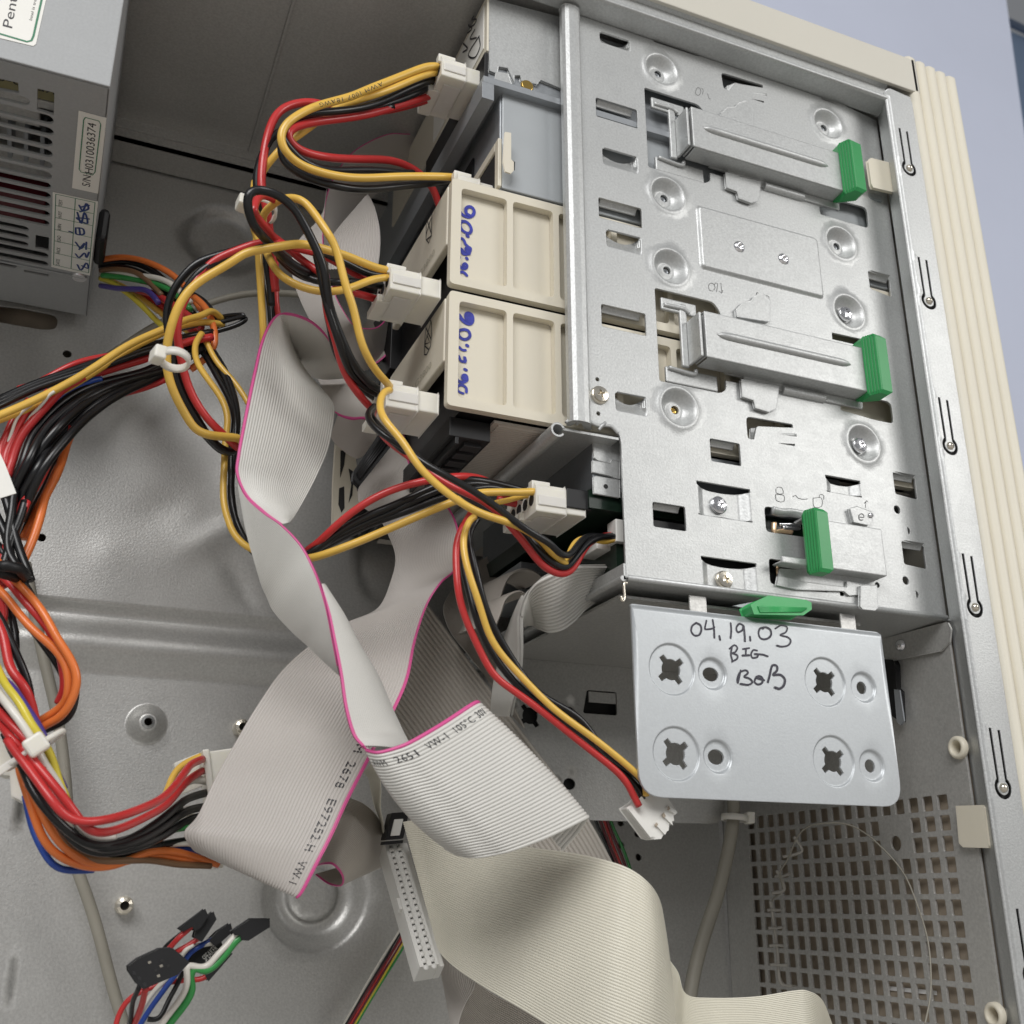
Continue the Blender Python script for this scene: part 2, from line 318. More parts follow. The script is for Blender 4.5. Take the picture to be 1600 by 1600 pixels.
# far side panel with pressed ridges and dimples
XR = 288.0
bC = at(230, 1130, 'Y', 150); big = at(497, 1398, 'Y', 150); em1 = at(352, 375, 'Y', 150); em2 = at(608, 880, 'Y', 150)
zA, zB = 109.5, 80.5
def hfar(x, z):
    h = 0.0
    # wide pressed step running across the panel
    t = zA - z
    if t > 0:
        if t < 5: h -= 3.2 * sm(t / 5)
        elif t < 17: h += -3.2 + 4.6 * sm((t - 5) / 12)
        elif t < 29: h += 1.4 - 5.6 * sm((t - 17) / 11.5)
        else: h -= 3.0 + 1.2 * (1 - sm((t - 28.5) / 2.0))
    if t > 29: h = -3.0
    r = math.hypot(x - bC.x, z - bC.z)
    if r < 11.5: h += -1.5 * sm((11.2 - r) / .5) * sm((r - 8.0) / .6) + (6.5 * sm((8 - r) / 5.4) if r < 8 else 0)
    r = math.hypot(x - big.x, z - big.z)
    if r < 23: h -= 7.5 * sm((22.5 - r) / 9) * (1.0 - .16 * sm((10.2 - r) / .9))
    for c, rx, rz, dd in ((em1, 18, 15, 3.5), (em2, 14, 19, 3.0)):
        r = math.hypot((x - c.x) / rx, (z - c.z) / rz)
        if r < 1.2: h -= dd * sm((1.2 - r) / 0.45)
    if z < 75:
        e = x - (0.5 + (z - 20) * 0.045)
        if -9 < e < 0: h -= 1.6 * sm(-e / 0.8) * sm((e + 9) / 0.8)
    # dents that catch the light
    for cx, cz, sx, sz, a, dd in ((52, 142, 9, 16, 2.5, 0.9), (30, 150, 14, 12, 0, -0.5), (62, 122, 20, 4, 0, -0.8), (58, 160, 16, 9, 0, 0.5), (10, 128, 12, 7, 0, 0.3)):
        u = (x - cx) * 0.82 + (z - cz) * 0.57; v = -(x - cx) * 0.57 + (z - cz) * 0.82
        h += dd * math.exp(-(u / sz) ** 2 - (v / sx * 1.6) ** 2)
    return h
ex = ring_pts((bC.x, bC.z), (2.7, 3.6, 5, 6.5, 7.6, 8.2, 10.4, 10.9), 40) + ring_pts((big.x, big.z), (9.4, 9.8, 12, 14.5, 17, 19.5, 22), 48) + ring_pts((em1.x, em1.z), (10, 14, 17, 20), 30)
for zz in (110.6, 109.6, 108.6, 107.4, 106.2, 104.8, 103, 92.5, 90, 87, 84, 82, 81, 80.4, 79.6): ex += [(x * .5, zz) for x in range(-320, 572, 5)]
holes = [circ((p.x, p.z), r, 16) for p, r in ((at(105, 553, 'Y', 150), 1.7), (at(65, 840, 'Y', 150), 1.6), (at(975, 1285, 'Y', 150), 1.5), (at(1001, 1302, 'Y', 150), 1.5), (at(976, 1320, 'Y', 150), 1.5), (at(1003, 1339, 'Y', 150), 1.5))]
holes.append(circ((bC.x, bC.z), 1.5, 18))
holes.append(rr(pxY([N(-40, 272), N(120, 290), N(322, 330), N(316, 405), N(240, 410), N(-40, 362)], 150), 3))
sheet("far_side_panel", [(-165, -110), (XR, -110), (XR, 313.4), (-165, 313.4)], holes, ZINCP, case, YF(150), 1.0, step=3.2, hfun=hfar, extra=ex)
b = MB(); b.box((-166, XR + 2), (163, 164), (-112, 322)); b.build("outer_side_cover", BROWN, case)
# top: underside sheet, seams, far lip
b = MB(); b.box((-165, 304), (-7, 158), (318, 319)); b.box((46, 47.2), (0, 131), (316.9, 318)); b.box((-30, -29), (0, 131), (316.9, 318))
b.box((-165, XR), (131, 132.2), (313.5, 318)); b.box((-165, XR), (132.2, 148.9), (308, 309.5)); b.box((-165, XR), (132.2, 133.5), (308, 313.5))
b.build("top_panel", ZINCP, case)
# rear and bottom sheets that close the case
b = MB(); b.box((-167, -165.2), (-8, 158), (-112, 322)); b.build("rear_panel", ZINCP, case)
b = MB(); b.box((-165, 304), (-8, 158), (-113, -111.5)); b.build("bottom_panel", ZINCP, case)
# top rail next to the opening: a folded steel strip with a groove
def xprof(name, prof, x0, x1, m, parent, smooth=False, bevel=0):
    b = MB(); b.prism([(x0, y, z) for y, z in prof], (x1 - x0, 0, 0)); return b.build(name, m, parent, smooth, bevel)
def zprof(name, prof, z0, z1, m, parent, bevel=0, smooth=False):
    b = MB(); b.prism([(x, y, z0) for x, y in prof], (0, 0, z1 - z0)); return b.build(name, m, parent, smooth, bevel)
xprof("top_rail", [(0.6, 315.2), (-8.2, 315.6), (-9.4, 316.2), (-9.4, 317.4), (-8.2, 317.8), (-6.2, 317.6), (-6.2, 324.6), (-8, 325.4), (-8, 327), (2, 327), (2, 317)], -165, 289, ZINC, case, bevel=0.35)
xprof("top_cover_edge", [(-9.6, 324.8), (-9.6, 342), (-8, 344.2), (-4, 345.5), (158, 345.5), (158, 344.3), (-3.5, 344.3), (-7.8, 342), (-7.8, 324.8)], -165, 304.5, PAINT, case, bevel=0.5)
# small oval slot with a clip in the rail
p = at(*B(135, 200), 'Y', -6.3)
b = MB(); b.prism([at(*q, 'Y', -6.4) for q in (B(75, 210), B(110, 170), B(195, 195), B(165, 240))], (0, 0.3, 0)); b.build("rail_slot", DARK, case)
b = MB(); b.cyl(at(*B(143, 205), 'Y', -6.2), (0, -1, 0), 2.4, 1.6, 20, r2=1.8); b.build("rail_clip", PAINT, case, smooth=False, bevel=0.4)
# front flange with keyhole slots
def keyhole(c, L_=19.5):
    """U shaped cut around a rivet tongue, as three slender holes"""
    x, z = c; hs = []
    l = [(x - 2.5, z + L_), (x - 1.35, z + L_), (x - 1.3, z + 3.1)] + [(x + 2.35 * math.cos(a), z + 2.35 * math.sin(a)) for a in [math.radians(126 + i * (288 / 18)) for i in range(19)]]
    l += [(x + 1.3, z + 3.1), (x + 1.35, z + L_ - .5), (x + 2.5, z + L_ - .5), (x + 2.4, z + 3.4)]
    l += [(x + 3.7 * math.cos(a), z + 3.7 * math.sin(a)) for a in [math.radians(50 - i * (280 / 20)) for i in range(21)]] + [(x - 2.4, z + 3.4)]
    return l
ks = [at(*q, 'Y', -10) for q in (B(962, 935), Dd(1072, 250), Dd(1190, 1055), Fr(1328, 530), H(1485, 288))]
ks.append(Vector((ks[-1].x, -10, ks[-1].z - 57)))
fz = 321
def hfl(x, z): return -1.6 * sm((287.3 - x) / 1.5) if x < 287.3 else (-2.2 * sm((x - 299.0) / 1.5) if x > 299 else 0)
ex = [(x, z) for z in range(-108, 320, 5) for x in (286.1, 286.5, 286.9, 287.4, 299, 299.6)]
fl = sheet("front_flange", rr([(285.8, -110), (300.6, -110), (300.6, fz), (285.8, fz)], [0, 0, 1, 2]), [keyhole((k.x, k.z)) for k in ks], ZINC, case, YF(-10), 0.45, step=4, hfun=hfl, extra=ex)
zprof('flange_return', [(285.8, -8.6), (290.0, 1.0), (291.0, 1.0), (286.9, -8.8)], -110, 320, ZINC, case)
b = MB(); b.box((288.0, 299.5), (-8.4, -8.2), (-108, 316)); b.build("keyhole_shade", DARK, case)  # dark sheet standing in for the shade inside the keyhole slots
for k in ks:
    r = MB(); r.lathe((k.x, -10, k.z), (0, -1, 0), [(0.01, 1.3), (0.8, 1.2), (1.35, .7), (1.6, 0)], 18); r.build("flange_rivet", NICK, fl, True)
# beige front bezel: five rounded ribs
prof = [(302.2, 4)]
for i in range(5):
    x0 = 300.6 + i * 6.3; yb = -8.8 + i * 0.55
    prof += [(x0 + .2, yb + 4.4), (x0 + .45, yb + 1.2), (x0 + 1.1, yb - .2), (x0 + 2.2, yb - .8), (x0 + 3.8, yb - .8), (x0 + 4.8, yb - .1), (x0 + 5.4, yb + 1.4), (x0 + 5.7, yb + 4.4)]
prof += [(332.2, -2), (333.5, 10), (335, 158), (302.2, 158)]
b = MB(); n0 = len(prof)
vs = [(x, y, -112) for x, y in prof] + [(x, y, 343.2) for x, y in prof] + [(x * .996 + 1.2, y + 1.0, 344.8) for x, y in prof]
b.add(vs, [tuple(range(n0))] + [(k * n0 + i, k * n0 + (i + 1) % n0, (k + 1) * n0 + (i + 1) % n0, (k + 1) * n0 + i) for k in (0, 1) for i in range(n0)] + [tuple(range(3 * n0 - 1, 2 * n0 - 1, -1))])
bz = b.build("front_bezel", BEIGE, case, smooth=True)
m_ = bz.modifiers.new('e', 'EDGE_SPLIT'); m_.split_angle = math.radians(50)
# front inner wall: perforated grille
gh = []
for r_ in range(12):
    zt = 34.9 - 6.87 * r_
    for c_ in range(17):
        y0 = 11.5 + 7.15 * c_
        if r_ in (1, 2) and c_ in (3, 4): continue
        if y0 > 132: continue
        zz = zt
        gh.append(rr([(y0, zz - 5.1), (y0 + 4.7, zz - 5.1), (y0 + 4.7, zz), (y0, zz)], .5, 2))
gc = at(*H(888, 597), 'X', XR); gh.append(circ((gc.y, gc.z), 2.7, 20))
bs = [at(*q, 'X', XR) for q in (H(1243, 65), H(1450, 1550))]
for q in bs: gh.append(circ((q.y, q.z), 3.0, 24))
fp = sheet("front_inner_wall", [(0.5, -110), (162, -110), (162, 93.0), (0.5, 93.0)], gh, ZINCP, case, XF(XR), 0.9, step=6)
for q in bs:
    r = MB(); r.lathe((XR, q.y, q.z), (-1, 0, 0), [(2.2, -4), (2.2, 1.6), (2.5, 2.1), (3.3, 2.1), (3.9, 1.4), (3.9, 0)], 26); r.build("grille_bushing", CREAM, fp, True)
    r = MB(); r.cyl((XR + 3, q.y, q.z), (-1, 0, 0), 2.2, .3, 20); r.build("bushing_core", BROWN, fp)
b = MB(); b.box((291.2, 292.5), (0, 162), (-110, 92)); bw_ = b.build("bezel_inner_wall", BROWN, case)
q0, q1 = at(*H(832, 1384), 'X', 290.9), at(*H(1118, 1447), 'X', 290.9)
b = MB(); b.box((290.6, 291.0), (q1.y, q0.y), (q1.z + .4, q0.z - .2)); b.build("slot_glint", mat("glint_white", (.95, .95, .95), .2), bw_)  # white strip painting the glint of light that comes through the slot
for yy, w__ in ((127.0, 2.2), (119.6, 2.4)):
    b = MB(); b.box((290.4, 290.9), (yy, yy + w__), (-60, 30 if yy > 120 else 2)); b.build("cream_strip", CREAM, bw_)
for (y0, y1, z0, z1) in ((-0.5, 8.2, 17.6, 30.0),): 
    b = MB(); b.prism([at(*q, 'X', 285.8) for q in (H(1228, 398), H(1370, 393), H(1395, 612), H(1262, 608), H(1245, 590))], (1.5, 0, 0)); b.build("bezel_clip", CREAM, case, bevel=0.6)
b = MB(); b.prism([at(*q, 'Y', -3.2) for q in (B(740, 893), B(755, 884), B(900, 920), B(920, 1072), B(765, 1035), B(758, 1020))], (0, 1.5, 0)); b.build("bezel_clip", CREAM, case, bevel=0.6)
# rounded steel tab below the cage with a dome rivet
b = MB(); b.prism([at(*q, 'X', XR - 1.2) for q in (Fr(770, 720), Fr(1170, 615), Fr(1188, 650), Fr(1180, 720), Fr(1135, 770), Fr(800, 838))], (1, 0, 0)); tb = b.build("corner_tab", ZINCP, case, bevel=0.3)
r = MB(); r.lathe(at(*Fr(915, 740), 'X', XR - 1.4), (-1, 0, 0), [(0.01, 1.8), (1.2, 1.6), (2.0, .9), (2.3, 0)], 20); r.build("tab_rivet", SCREW, tb, True)
# standoffs screwed to the far panel
b = MB(); b.prism([at(*Fr(*q), 'X', 285.5) for q in ((826, 822), (870, 826), (882, 850), (886, 980), (905, 1000), (912, 1160), (868, 1130), (850, 1000))], (2.4, 0, 0)); t = thing("front_switch", "black switch body with grey tab, half hidden behind the right edge of the marked bracket", "switch"); b.build("body", BLACK, t, bevel=.3)
b = MB(); b.prism([at(*Fr(*q), 'X', 284.8) for q in ((880, 988), (905, 990), (930, 1160), (915, 1182), (895, 1165))], (.7, 0, 0)); b.build("tab", ZINCD, t, bevel=.2)
for i, q in enumerate((at(195, 1415, 'Y', 146), at(380, 1135, 'Y', 146))):
    t = thing("standoff", ("hexagonal nickel standoff on the grey panel above the black header plugs", "nickel standoff half hidden by the edge of the ribbon cable with printing")[i], "standoff", "standoffs on the far panel")
    m = MB(); m.lathe(q + Vector((0, 7, 0)), (0, -1, 0), [(3.2, 0), (3.2, 5.4), (2.7, 6.6), (1.6, 6.9), (1.35, 6.3), (1.35, 2)], 12); m.build("body", NICK, t, False)
    m = MB(); m.cyl(q + Vector((0, 4, 0)), (0, -1, 0), 1.35, .3, 14); m.build("thread_hole", DARK, t)
r = MB(); r.lathe((bC.x, 150, bC.z), (0, -1, 0), [(1.5, 4.5), (1.5, 3.9), (2.4, 3.9), (2.6, 3.3)], 24); r.build("boss_rim", ZINC, case, True)
# ================================================================ DRIVE CAGE
cage = thing("drive_cage", "zinc plated steel drive cage with punched windows, dimples and latch bars", "drive cage")
def rect(tl, br, r=0.7):
    a, b_ = at(*tl), at(*br); return rr([(a.x, b_.z), (b_.x, b_.z), (b_.x, a.z), (a.x, a.z)], r, 2), (a.x, b_.x, b_.z, a.z)
BOSS = [(182, 301.6), (181.5, 244.0), (181, 213.1), (181, 157.8), (261, 301.6), (260.2, 243.9), (260, 213), (259.3, 157.8)]
scoops = [rect(A(485, 170), A(660, 290))[1], rect(A(500, 815), A(705, 970))[1], rect(A(520, 1270), A(725, 1420))[1], rect(C(570, 750), C(755, 895))[1]]
winds = [rect(A(465, 540), A(700, 715)), rect(A(480, 1095), A(725, 1270)), rect(C(495, 265), C(748, 445)), rect(C(1098, 1012), C(1275, 1168)), rect(C(780, 1365), C(970, 1530)),
         rect(Dd(735, 80), Dd(885, 215)), rect(Dd(872, 1200), Dd(1030, 1345)), rect(Fr(920, 160), Fr(1082, 310))]
em = pxY([A(1025, 1150), B(455, 1318), Dd(483, 243), A(1035, 1495)])
ex0 = sum(p[0] for p in (em[0], em[3])) / 2; ex1 = sum(p[0] for p in (em[1], em[2])) / 2; ez1 = (em[0][1] + em[1][1]) / 2; ez0 = (em[2][1] + em[3][1]) / 2
def hcage(x, z):
    h = 0.0
    for bx, bz in BOSS:
        r = math.hypot(x - bx, z - bz)
        if r < 8.2:
            if r > 6.6: h += 0.45 * sm((8.2 - r) / 0.8) * sm((r - 6.2) / 0.7)
            else: h -= 3.4 * math.sin(min(1, (6.7 - r) / 4.0) * math.pi / 2) ** 1.2
            if r < 2.9: h += 1.0 * sm((2.9 - r) / 0.5)
            return h
    dx = min(x - ex0, ex1 - x); dz = min(z - ez0, ez1 - z); d = min(dx, dz)
    if d > 0:
        if dx < 2 and dz < 2: d = 2 - math.hypot(2 - dx, 2 - dz)
        h += 1.25 * sm(d / 1.4)
    for x0, x1, z0, z1 in scoops:
        if x0 < x < x1 and z0 < z < z1 - .02: h -= 3.0 * sm((x - x0) / 1.2) * sm((x1 - x) / 1.2) * sm((z - z0) / (z1 - z0) * 1.2 + .12)
    for x0, x1, z0, z1 in scr:
        if x0 < x < x1 and z0 + .02 < z < z1 - .02: h -= 2.4 * sm((x - x0) / 4.0) * sm((x1 - x) / 4.0)
    for x0, x1, z0, z1 in winds_n:
        pass
    h -= 4.0 * sm((x - 268) / 22) * 0.6
    return h
winds_n = [w_[1] for w_ in winds]
scrp = [[C(1025, 1245), C(1325, 1300), C(1335, 1485), C(1035, 1430)], [E(1050, 240), E(1360, 290), E(1370, 465), E(1060, 430)], [Dd(495, 1215), Dd(690, 1250), Dd(700, 1340), Dd(505, 1310)]]
scr = []
for q in scrp:
    p_ = pxY(q); scr.append(((p_[0][0] + p_[3][0]) / 2, (p_[1][0] + p_[2][0]) / 2, (p_[2][1] + p_[3][1]) / 2, (p_[0][1] + p_[1][1]) / 2))
holes = [w_[0] for w_ in winds]
for x0, x1, z0, z1 in scoops:
    n = 10; holes.append([(x0 + 1 + (x1 - x0 - 1.6) * i / n, z1) for i in range(n + 1)] + [(x0 + 1 + (x1 - x0 - 1.6) * i / n, z1 - .25 - 2.3 * math.sin(math.pi * i / n)) for i in range(n, -1, -1)])
for x0, x1, z0, z1 in scr:
    n = 8; s_ = 2.0 if x1 - x0 > 14 else 1.4
    holes.append([(x0 + (x1 - x0) * i / n, z1) for i in range(n + 1)] + [(x0 + (x1 - x0) * i / n, z1 - .2 - s_ * math.sin(math.pi * (.15 + .7 * i / n))) for i in range(n, -1, -1)])
    holes.append([(x0 + (x1 - x0) * i / n, z0) for i in range(n, -1, -1)] + [(x0 + (x1 - x0) * i / n, z0 + .15 + s_ * .5 * math.sin(math.pi * (.1 + .8 * i / n))) for i in range(n + 1)])
for bx, bz in BOSS[:6]: holes.append(circ((bx, bz), 1.55, 18))
for dz in (0, -87.6):
    holes.append(rr([(174, 254 + dz), (198.5, 254 + dz), (201, 256 + dz), (201, 259.5 + dz), (214, 259.5 + dz), (214, 262 + dz), (201, 262.3 + dz), (201, 287 + dz), (198, 290.4 + dz), (174, 290.4 + dz)], [.8, 1.5, 1, 0, .5, 0, 0, 2, 1.5, .8], 3))
    holes.append(rr([(251.5, 262.6 + dz + 0.6), (262.8, 262.6 + dz + 0.6), (262.8, 275 + dz), (251.5, 275 + dz)], [.5, 3, 1, .5], 4))
holes.append(rr(pxY([B(462, 1150), B(600, 1120), B(735, 1150), B(745, 1265), B(620, 1235), B(470, 1190)]), [.5, 1, 2.5, 2.5, .5, .5], 3))
holes.append(rr(pxY([Dd(580, 820), Dd(720, 780), Dd(870, 810), Dd(885, 930), Dd(770, 910), Dd(582, 855)]), [.5, 1, 2.5, 2.5, .5, .5], 3))
holes.append(rr(pxY([Dd(533, 425), Dd(700, 462), Dd(700, 500), Dd(535, 462)]), .3, 2))
holes.append(rr(pxY([A(1160, 400), A(1393, 472), A(1395, 488), A(1240, 462), A(1205, 505), A(1175, 490)]), [2, .5, .2, .5, .5, 1.5], 3))
holes.append(rr(pxY([C(1300, 890), C(1560, 935), C(1562, 955), C(1360, 945), C(1345, 1020), C(1310, 1015)]), [2, .5, .2, 1, .5, 1.5], 3))
holes.append(pxY([A(1330, 548), A(1400, 562), A(1402, 572)])); holes.append(pxY([C(1480, 1040), C(1572, 1045), C(1572, 1056)]))
z6 = lambda x, y: (1150 + x / 5.926, 780 + y / 5.926)
holes.append(rr(pxY([z6(262, 65), z6(640, 128), z6(700, 140), z6(700, 365), z6(640, 352), z6(280, 300)]), [1.5, 0, .5, .5, 0, 1.5], 3))
holes.append(rr(pxY([z6(303, 548), z6(700, 610), z6(700, 660), z6(400, 640), z6(385, 795), z6(318, 780)]), [1.2, .5, .5, .5, .8, 1.5], 3))
holes.append(rr(pxY([z6(570, 812), z6(858, 840), z6(850, 862), z6(560, 838)]), .3, 2)); holes.append(rr(pxY([z6(960, 845), z6(1010, 855), z6(1000, 898), z6(965, 895)]), .4, 2))
for q, r_ in ((Dd(897, 1408), 1.6), (Fr(945, 380), 1.55), (Fr(785, 405), 1.0), (C(475, 685), .75), (C(480, 875), .75)):
    p_ = at(*q); holes.append(circ((p_.x, p_.z), r_, 16))
for q in (Fr(968, 100), Fr(1015, 455)):
    p_ = at(*q); holes.append([(p_.x - .6, p_.z + 1.4), (p_.x + .5, p_.z + .8), (p_.x + .9, p_.z), (p_.x + .5, p_.z - .9), (p_.x - .5, p_.z - 1.5)])
holes.append(pxY([A(770, 207), A(1045, 296), A(1045, 310), A(1030, 312), A(790, 232)])); holes.append(pxY([B(465, 540), B(600, 583), B(600, 592), B(480, 553)]))
out = rr([(147.2, 314.9), (147.2, 145.2), (155, 144.8), (158.6, 141.5), (158.6, 95.0), (288.6, 95.0), (288.6, 314.9)][::-1], [0, 0, 2, 0, 0, 0, 0])
out = [(147.2, 314.9), (147.2, 146.0), (154.0, 146.0), (156.5, 145), (157.8, 143.2), (158.3, 140.5), (158.3, 95.0), (290.3, 95.0), (290.3, 314.9)][::-1]
ex = []
for c_ in BOSS: ex += ring_pts(c_, (2.3, 2.9, 3.6, 4.5, 5.4, 6.1, 6.7, 7.3, 8.1), 26)
for d in (-.6, -.12, .22, .55, .85, 1.15, 1.5, 2.1):
    ex += [(x, z) for x in [ex0 + d + (ex1 - ex0 - 2 * d) * i / 70 for i in range(71)] for z in (ez0 + d, ez1 - d)] + [(x, z) for z in [ez0 + d + (ez1 - ez0 - 2 * d) * i / 24 for i in range(25)] for x in (ex0 + d, ex1 - d)]
for x0, x1, z0, z1 in scoops: ex += [(x0 + u_, z0 + (z1 - z0) * j / 12 - .05) for u_ in [-.5, 0, .3, .6, .9, 1.25] + [1.25 + (x1 - x0 - 2.5) * i / 10 for i in range(1, 10)] + [x1 - x0 - q_ for q_ in (1.25, .9, .6, .3, 0, -.5)] for j in range(0, 12)]
for x0, x1, z0, z1 in scr: ex += [(x0 + u_, z0 + (z1 - z0) * j / 10) for u_ in [-.4, 0, .6, 1.3, 2, 2.7, 3.4, 4.1] + [x1 - x0 - q_ for q_ in (4.1, 3.4, 2.7, 2, 1.3, .6, 0, -.4)] for j in range(1, 10)]
sp = sheet("side_plate", out, holes, ZINC, cage, YF(0), 0.9, step=2.3, hfun=hcage, extra=ex)
# folded rear lip of the side plate
lip = [(138.9, 0.6), (138.6, -2.2), (139.4, -3.4), (140.8, -3.9), (143.2, -4.0), (145.0, -3.5), (146.1, -2.3), (146.5, -0.9), (147.4, 0.0), (147.4, 1.0), (145.6, .8), (143, -2.6), (140.6, -2.6), (140.0, .6)]
b = MB(); n0 = len(lip); b.prism([(x, y, 143.8) for x, y in lip], (0, 0, 170.6)); b.build("folded_lip", ZINC, cage, bevel=0.3)
# bottom sheet of the cage, seen from underneath, with its rear curl
bs_ = sheet("bottom_plate", [(158.3, 0.9), (290.0, 0.9), (290.0, 146), (158.3, 146)], [rr(pxZ([E(265, 797), E(520, 690), E(655, 618), E(655, 655), E(560, 690), E(395, 803)], 94.5), .6), rr(pxZ([E(975, 490), E(1010, 495), E(1015, 525), E(985, 525)], 94.5), .5)], ZINC, cage, ZF(94.2), 0.8, step=8)
b = MB(); b.box((157.4, 158.2), (0, 146), (94.2, 99.5)); b.tube([(157.2, 0, 94.6), (157.2, 146, 94.6)], 1.0, 10); b.build("bottom_lip", ZINC, cage)
b = MB(); b.tube(cr([at(*E(q[0], q[1]), 'Y', -0.4) for q in ((640, 395), (622, 400), (625, 480), (612, 492), (604, 468))]), .45, 8); b.build("curled_edge", NICK, cage, True)
b = MB(); b.tube([(159.0, .3, 95.0), (288.0, .3, 95.0)], 1.0, 10); b.build("bottom_bend", ZINC, cage, True)
# far side plate and shelf with the rolled edge
b = MB(); b.box((140, 287), (147, 148), (94, 315)); b.build("far_side_plate", ZINCP, cage)
t0 = at(872, 671, 'Y', -1)
b = MB(); N_ = 20; ringo = [(t0.x + 2.5 * math.cos(a), t0.z + 2.5 * math.sin(a)) for a in [math.radians(20 + i * 310 / N_) for i in range(N_ + 1)]]; ringi = [(t0.x + 1.8 * math.cos(a), t0.z + 1.8 * math.sin(a)) for a in [math.radians(330 - i * 310 / N_) for i in range(N_ + 1)]]
b.prism([(x, -1, z) for x, z in ringo + ringi], (0, 146, 0)); b.build("rolled_edge", ZINC, cage)
b = MB(); b.box((t0.x + 2.2, 157.5), (0.2, 146), (141.6, 142.5)); b.build("shelf", ZINC, cage)
b = MB()
for q in (C(375, 915), C(500, 945)):
    p_ = at(*q, 'Y', -.5); b.tube(cr([p_ + Vector((-1.2, 0, -1.6)), p_ + Vector((-.2, -.6, 0)), p_ + Vector((1.2, 0, 1.4))]), .55, 8)
b.tube(cr([at(*q, 'Y', -.3) for q in (C(300, 925), C(340, 895), C(400, 900), C(470, 940), C(545, 945), C(590, 985))]), .6, 8)
b.build("shelf_edge_bends", ZINC, cage, True)
# rolled tabs at the windows
for (x0, x1, z0, z1) in winds_n:
    b = MB(); pr = [(0.1 + 2.7 * math.sin(a) * 1.0, z1 + .5 - 3.3 * (1 - math.cos(a))) for a in [i * math.pi / 2.6 / 6 for i in range(7)]]
    pr = [(y, z) for y, z in pr] + [(y + .7, z + .1) for y, z in reversed(pr)]
    b.prism([(x0 + 1.4, y, z) for y, z in pr], (x1 - x0 - 2.6, 0, 0)); b.build("bent_tab", ZINC, cage, smooth=False)
# spring tongues in the two slanted slots
for qs, rib in (([A(1210, 460), A(1240, 462), A(1395, 500), A(1400, 545), A(1330, 548), A(1215, 508)], (A(1290, 515), A(1410, 530))), ([C(1350, 945), C(1560, 955), C(1572, 1045), C(1480, 1040), C(1350, 1015)], (C(1430, 990), C(1575, 998)))):
    b = MB(); b.prism([at(*q, 'Y', 0.9) + Vector((0, (2.2 if i in (0, len(qs) - 1) else 0), 0)) for i, q in enumerate(qs)], (0, .8, 0)); sp_ = b.build("spring_tongue", ZINC, cage, bevel=0.2)
    b = MB(); b.tube(cr([at(*rib[0], 'Y', 0.9), at(*rib[1], 'Y', .5)]), .8, 10); b.build("tongue_rib", ZINC, sp_, True)
def screw(name, c, parent, r=3.1, m=SCREW, hexy=True, ax=None):
    cross = [(.36, .36), (.36, 1.35), (-.36, 1.35), (-.36, .36), (-1.35, .36), (-1.35, -.36), (-.36, -.36), (-.36, -1.35), (.36, -1.35), (.36, -.36), (1.35, -.36), (1.35, .36)]
    ca, sa = math.cos(.35), math.sin(.35); cross = [(x * ca - y * sa, x * sa + y * ca) for x, y in cross]
    f = lambda a, b_, h: Vector((c[0] + a, c[1] - h, c[2] + b_))
    o = sheet(name, circ((0, 0), r * .82, 6 if hexy else 24), [cross[::-1]], m, parent, f, 1.2, hfun=lambda a, b_: 1.9 - .05 * (a * a + b_ * b_), smooth=False)
    b = MB(); b.lathe(c, (0, -1, 0), [(r, 0), (r, .7), (r * .93, .95), (r * .5, 1.0)], 26); b.lathe(c, (0, -1, 0), [(1.7, .75), (.01, .7)], 12)
    b.build("screw_flange", m, o, True)
    return o
for i, (bx, bz) in enumerate(BOSS):
    if i >= 6: screw("screw", (bx, 2.2, bz), cage, 3.0)
p_ = at(*C(1165, 1375)); screw("screw", (p_.x, 2.2, p_.z), cage, 3.1)
p_ = at(*E(1195, 370)); screw("screw", (p_.x, 2.2, p_.z), cage, 3.1, NICK, False)
p_ = at(*C(485, 775)); screw("screw", (p_.x, 0.1, p_.z), cage, 3.2, NICK, False)
for i, (bx, bz) in enumerate(BOSS[:6]):
    b = MB(); b.lathe((bx, 3.6, bz), (0, -1, 0), [(2.6, -1.5), (1.5, -1.5), (1.3, .1), (.9, .2), (.8, -.6), (.01, -.7)], 18); b.build("mounting_hole_thread", BRASS if i == 3 else ZINCD, cage, True)
for q in (A(1262, 1372), A(1508, 1440)):
    p_ = at(*q, 'Y', -1.1); b = MB(); b.lathe(p_, (0, -1, 0), [(.01, .2), (.7, .2), (.9, 1.1), (1.5, 1.0), (2.3, .4), (2.5, 0)], 22); b.build("plate_rivet", SCREW, cage, True)
# ---- latch bars with green tabs (one built, one copied)
zt = at(*A(1000, 590), 'Y', -8).z; zb = 262.3; xl = 189.0; xr = at(*B(572, 850), 'Y', -8).x + 1.0
lat = MB(); lat.box((xl, xr), (-8, -7.1), (zb, zt)); lat.box((xl + 1, xr + 1), (-7.2, 0.2), (zb, zb + .8)); lat.box((xl, xr), (-7.2, 0.2), (zt - .8, zt))
lat.box((xl + .2, xl + 1), (-7.2, 0.2), (zb + .8, zt - .8)); lat.box((xl + 20, xr + 3.0), (-.5, .3), (zb - 2.6, zb + .4))
bar = lat.build("latch_bar", ZINC, cage, bevel=0.45)
b = MB(); c0 = at(*A(1058, 700), 'Y', -8); c1 = at(*B(515, 932), 'Y', -8); zc_ = (c0.z + c1.z) / 2
vs = [Vector((c0.x + (c1.x - c0.x) * i / 30, -7.9, zc_)) for i in range(31)]; b.tube(vs, [1.5 * (.05, .7, .93, 1)[min(i, 30 - i, 3)] for i in range(31)], 14, cap=True); b.build("bar_ridge", ZINC, bar, True)
b = MB(); b.box((xl - 1.9, xl - .9), (-7.5, 0.6), (zb + .3, zt - .6)); b.build("end_plate", ZINC, bar, bevel=0.3)
b = MB()
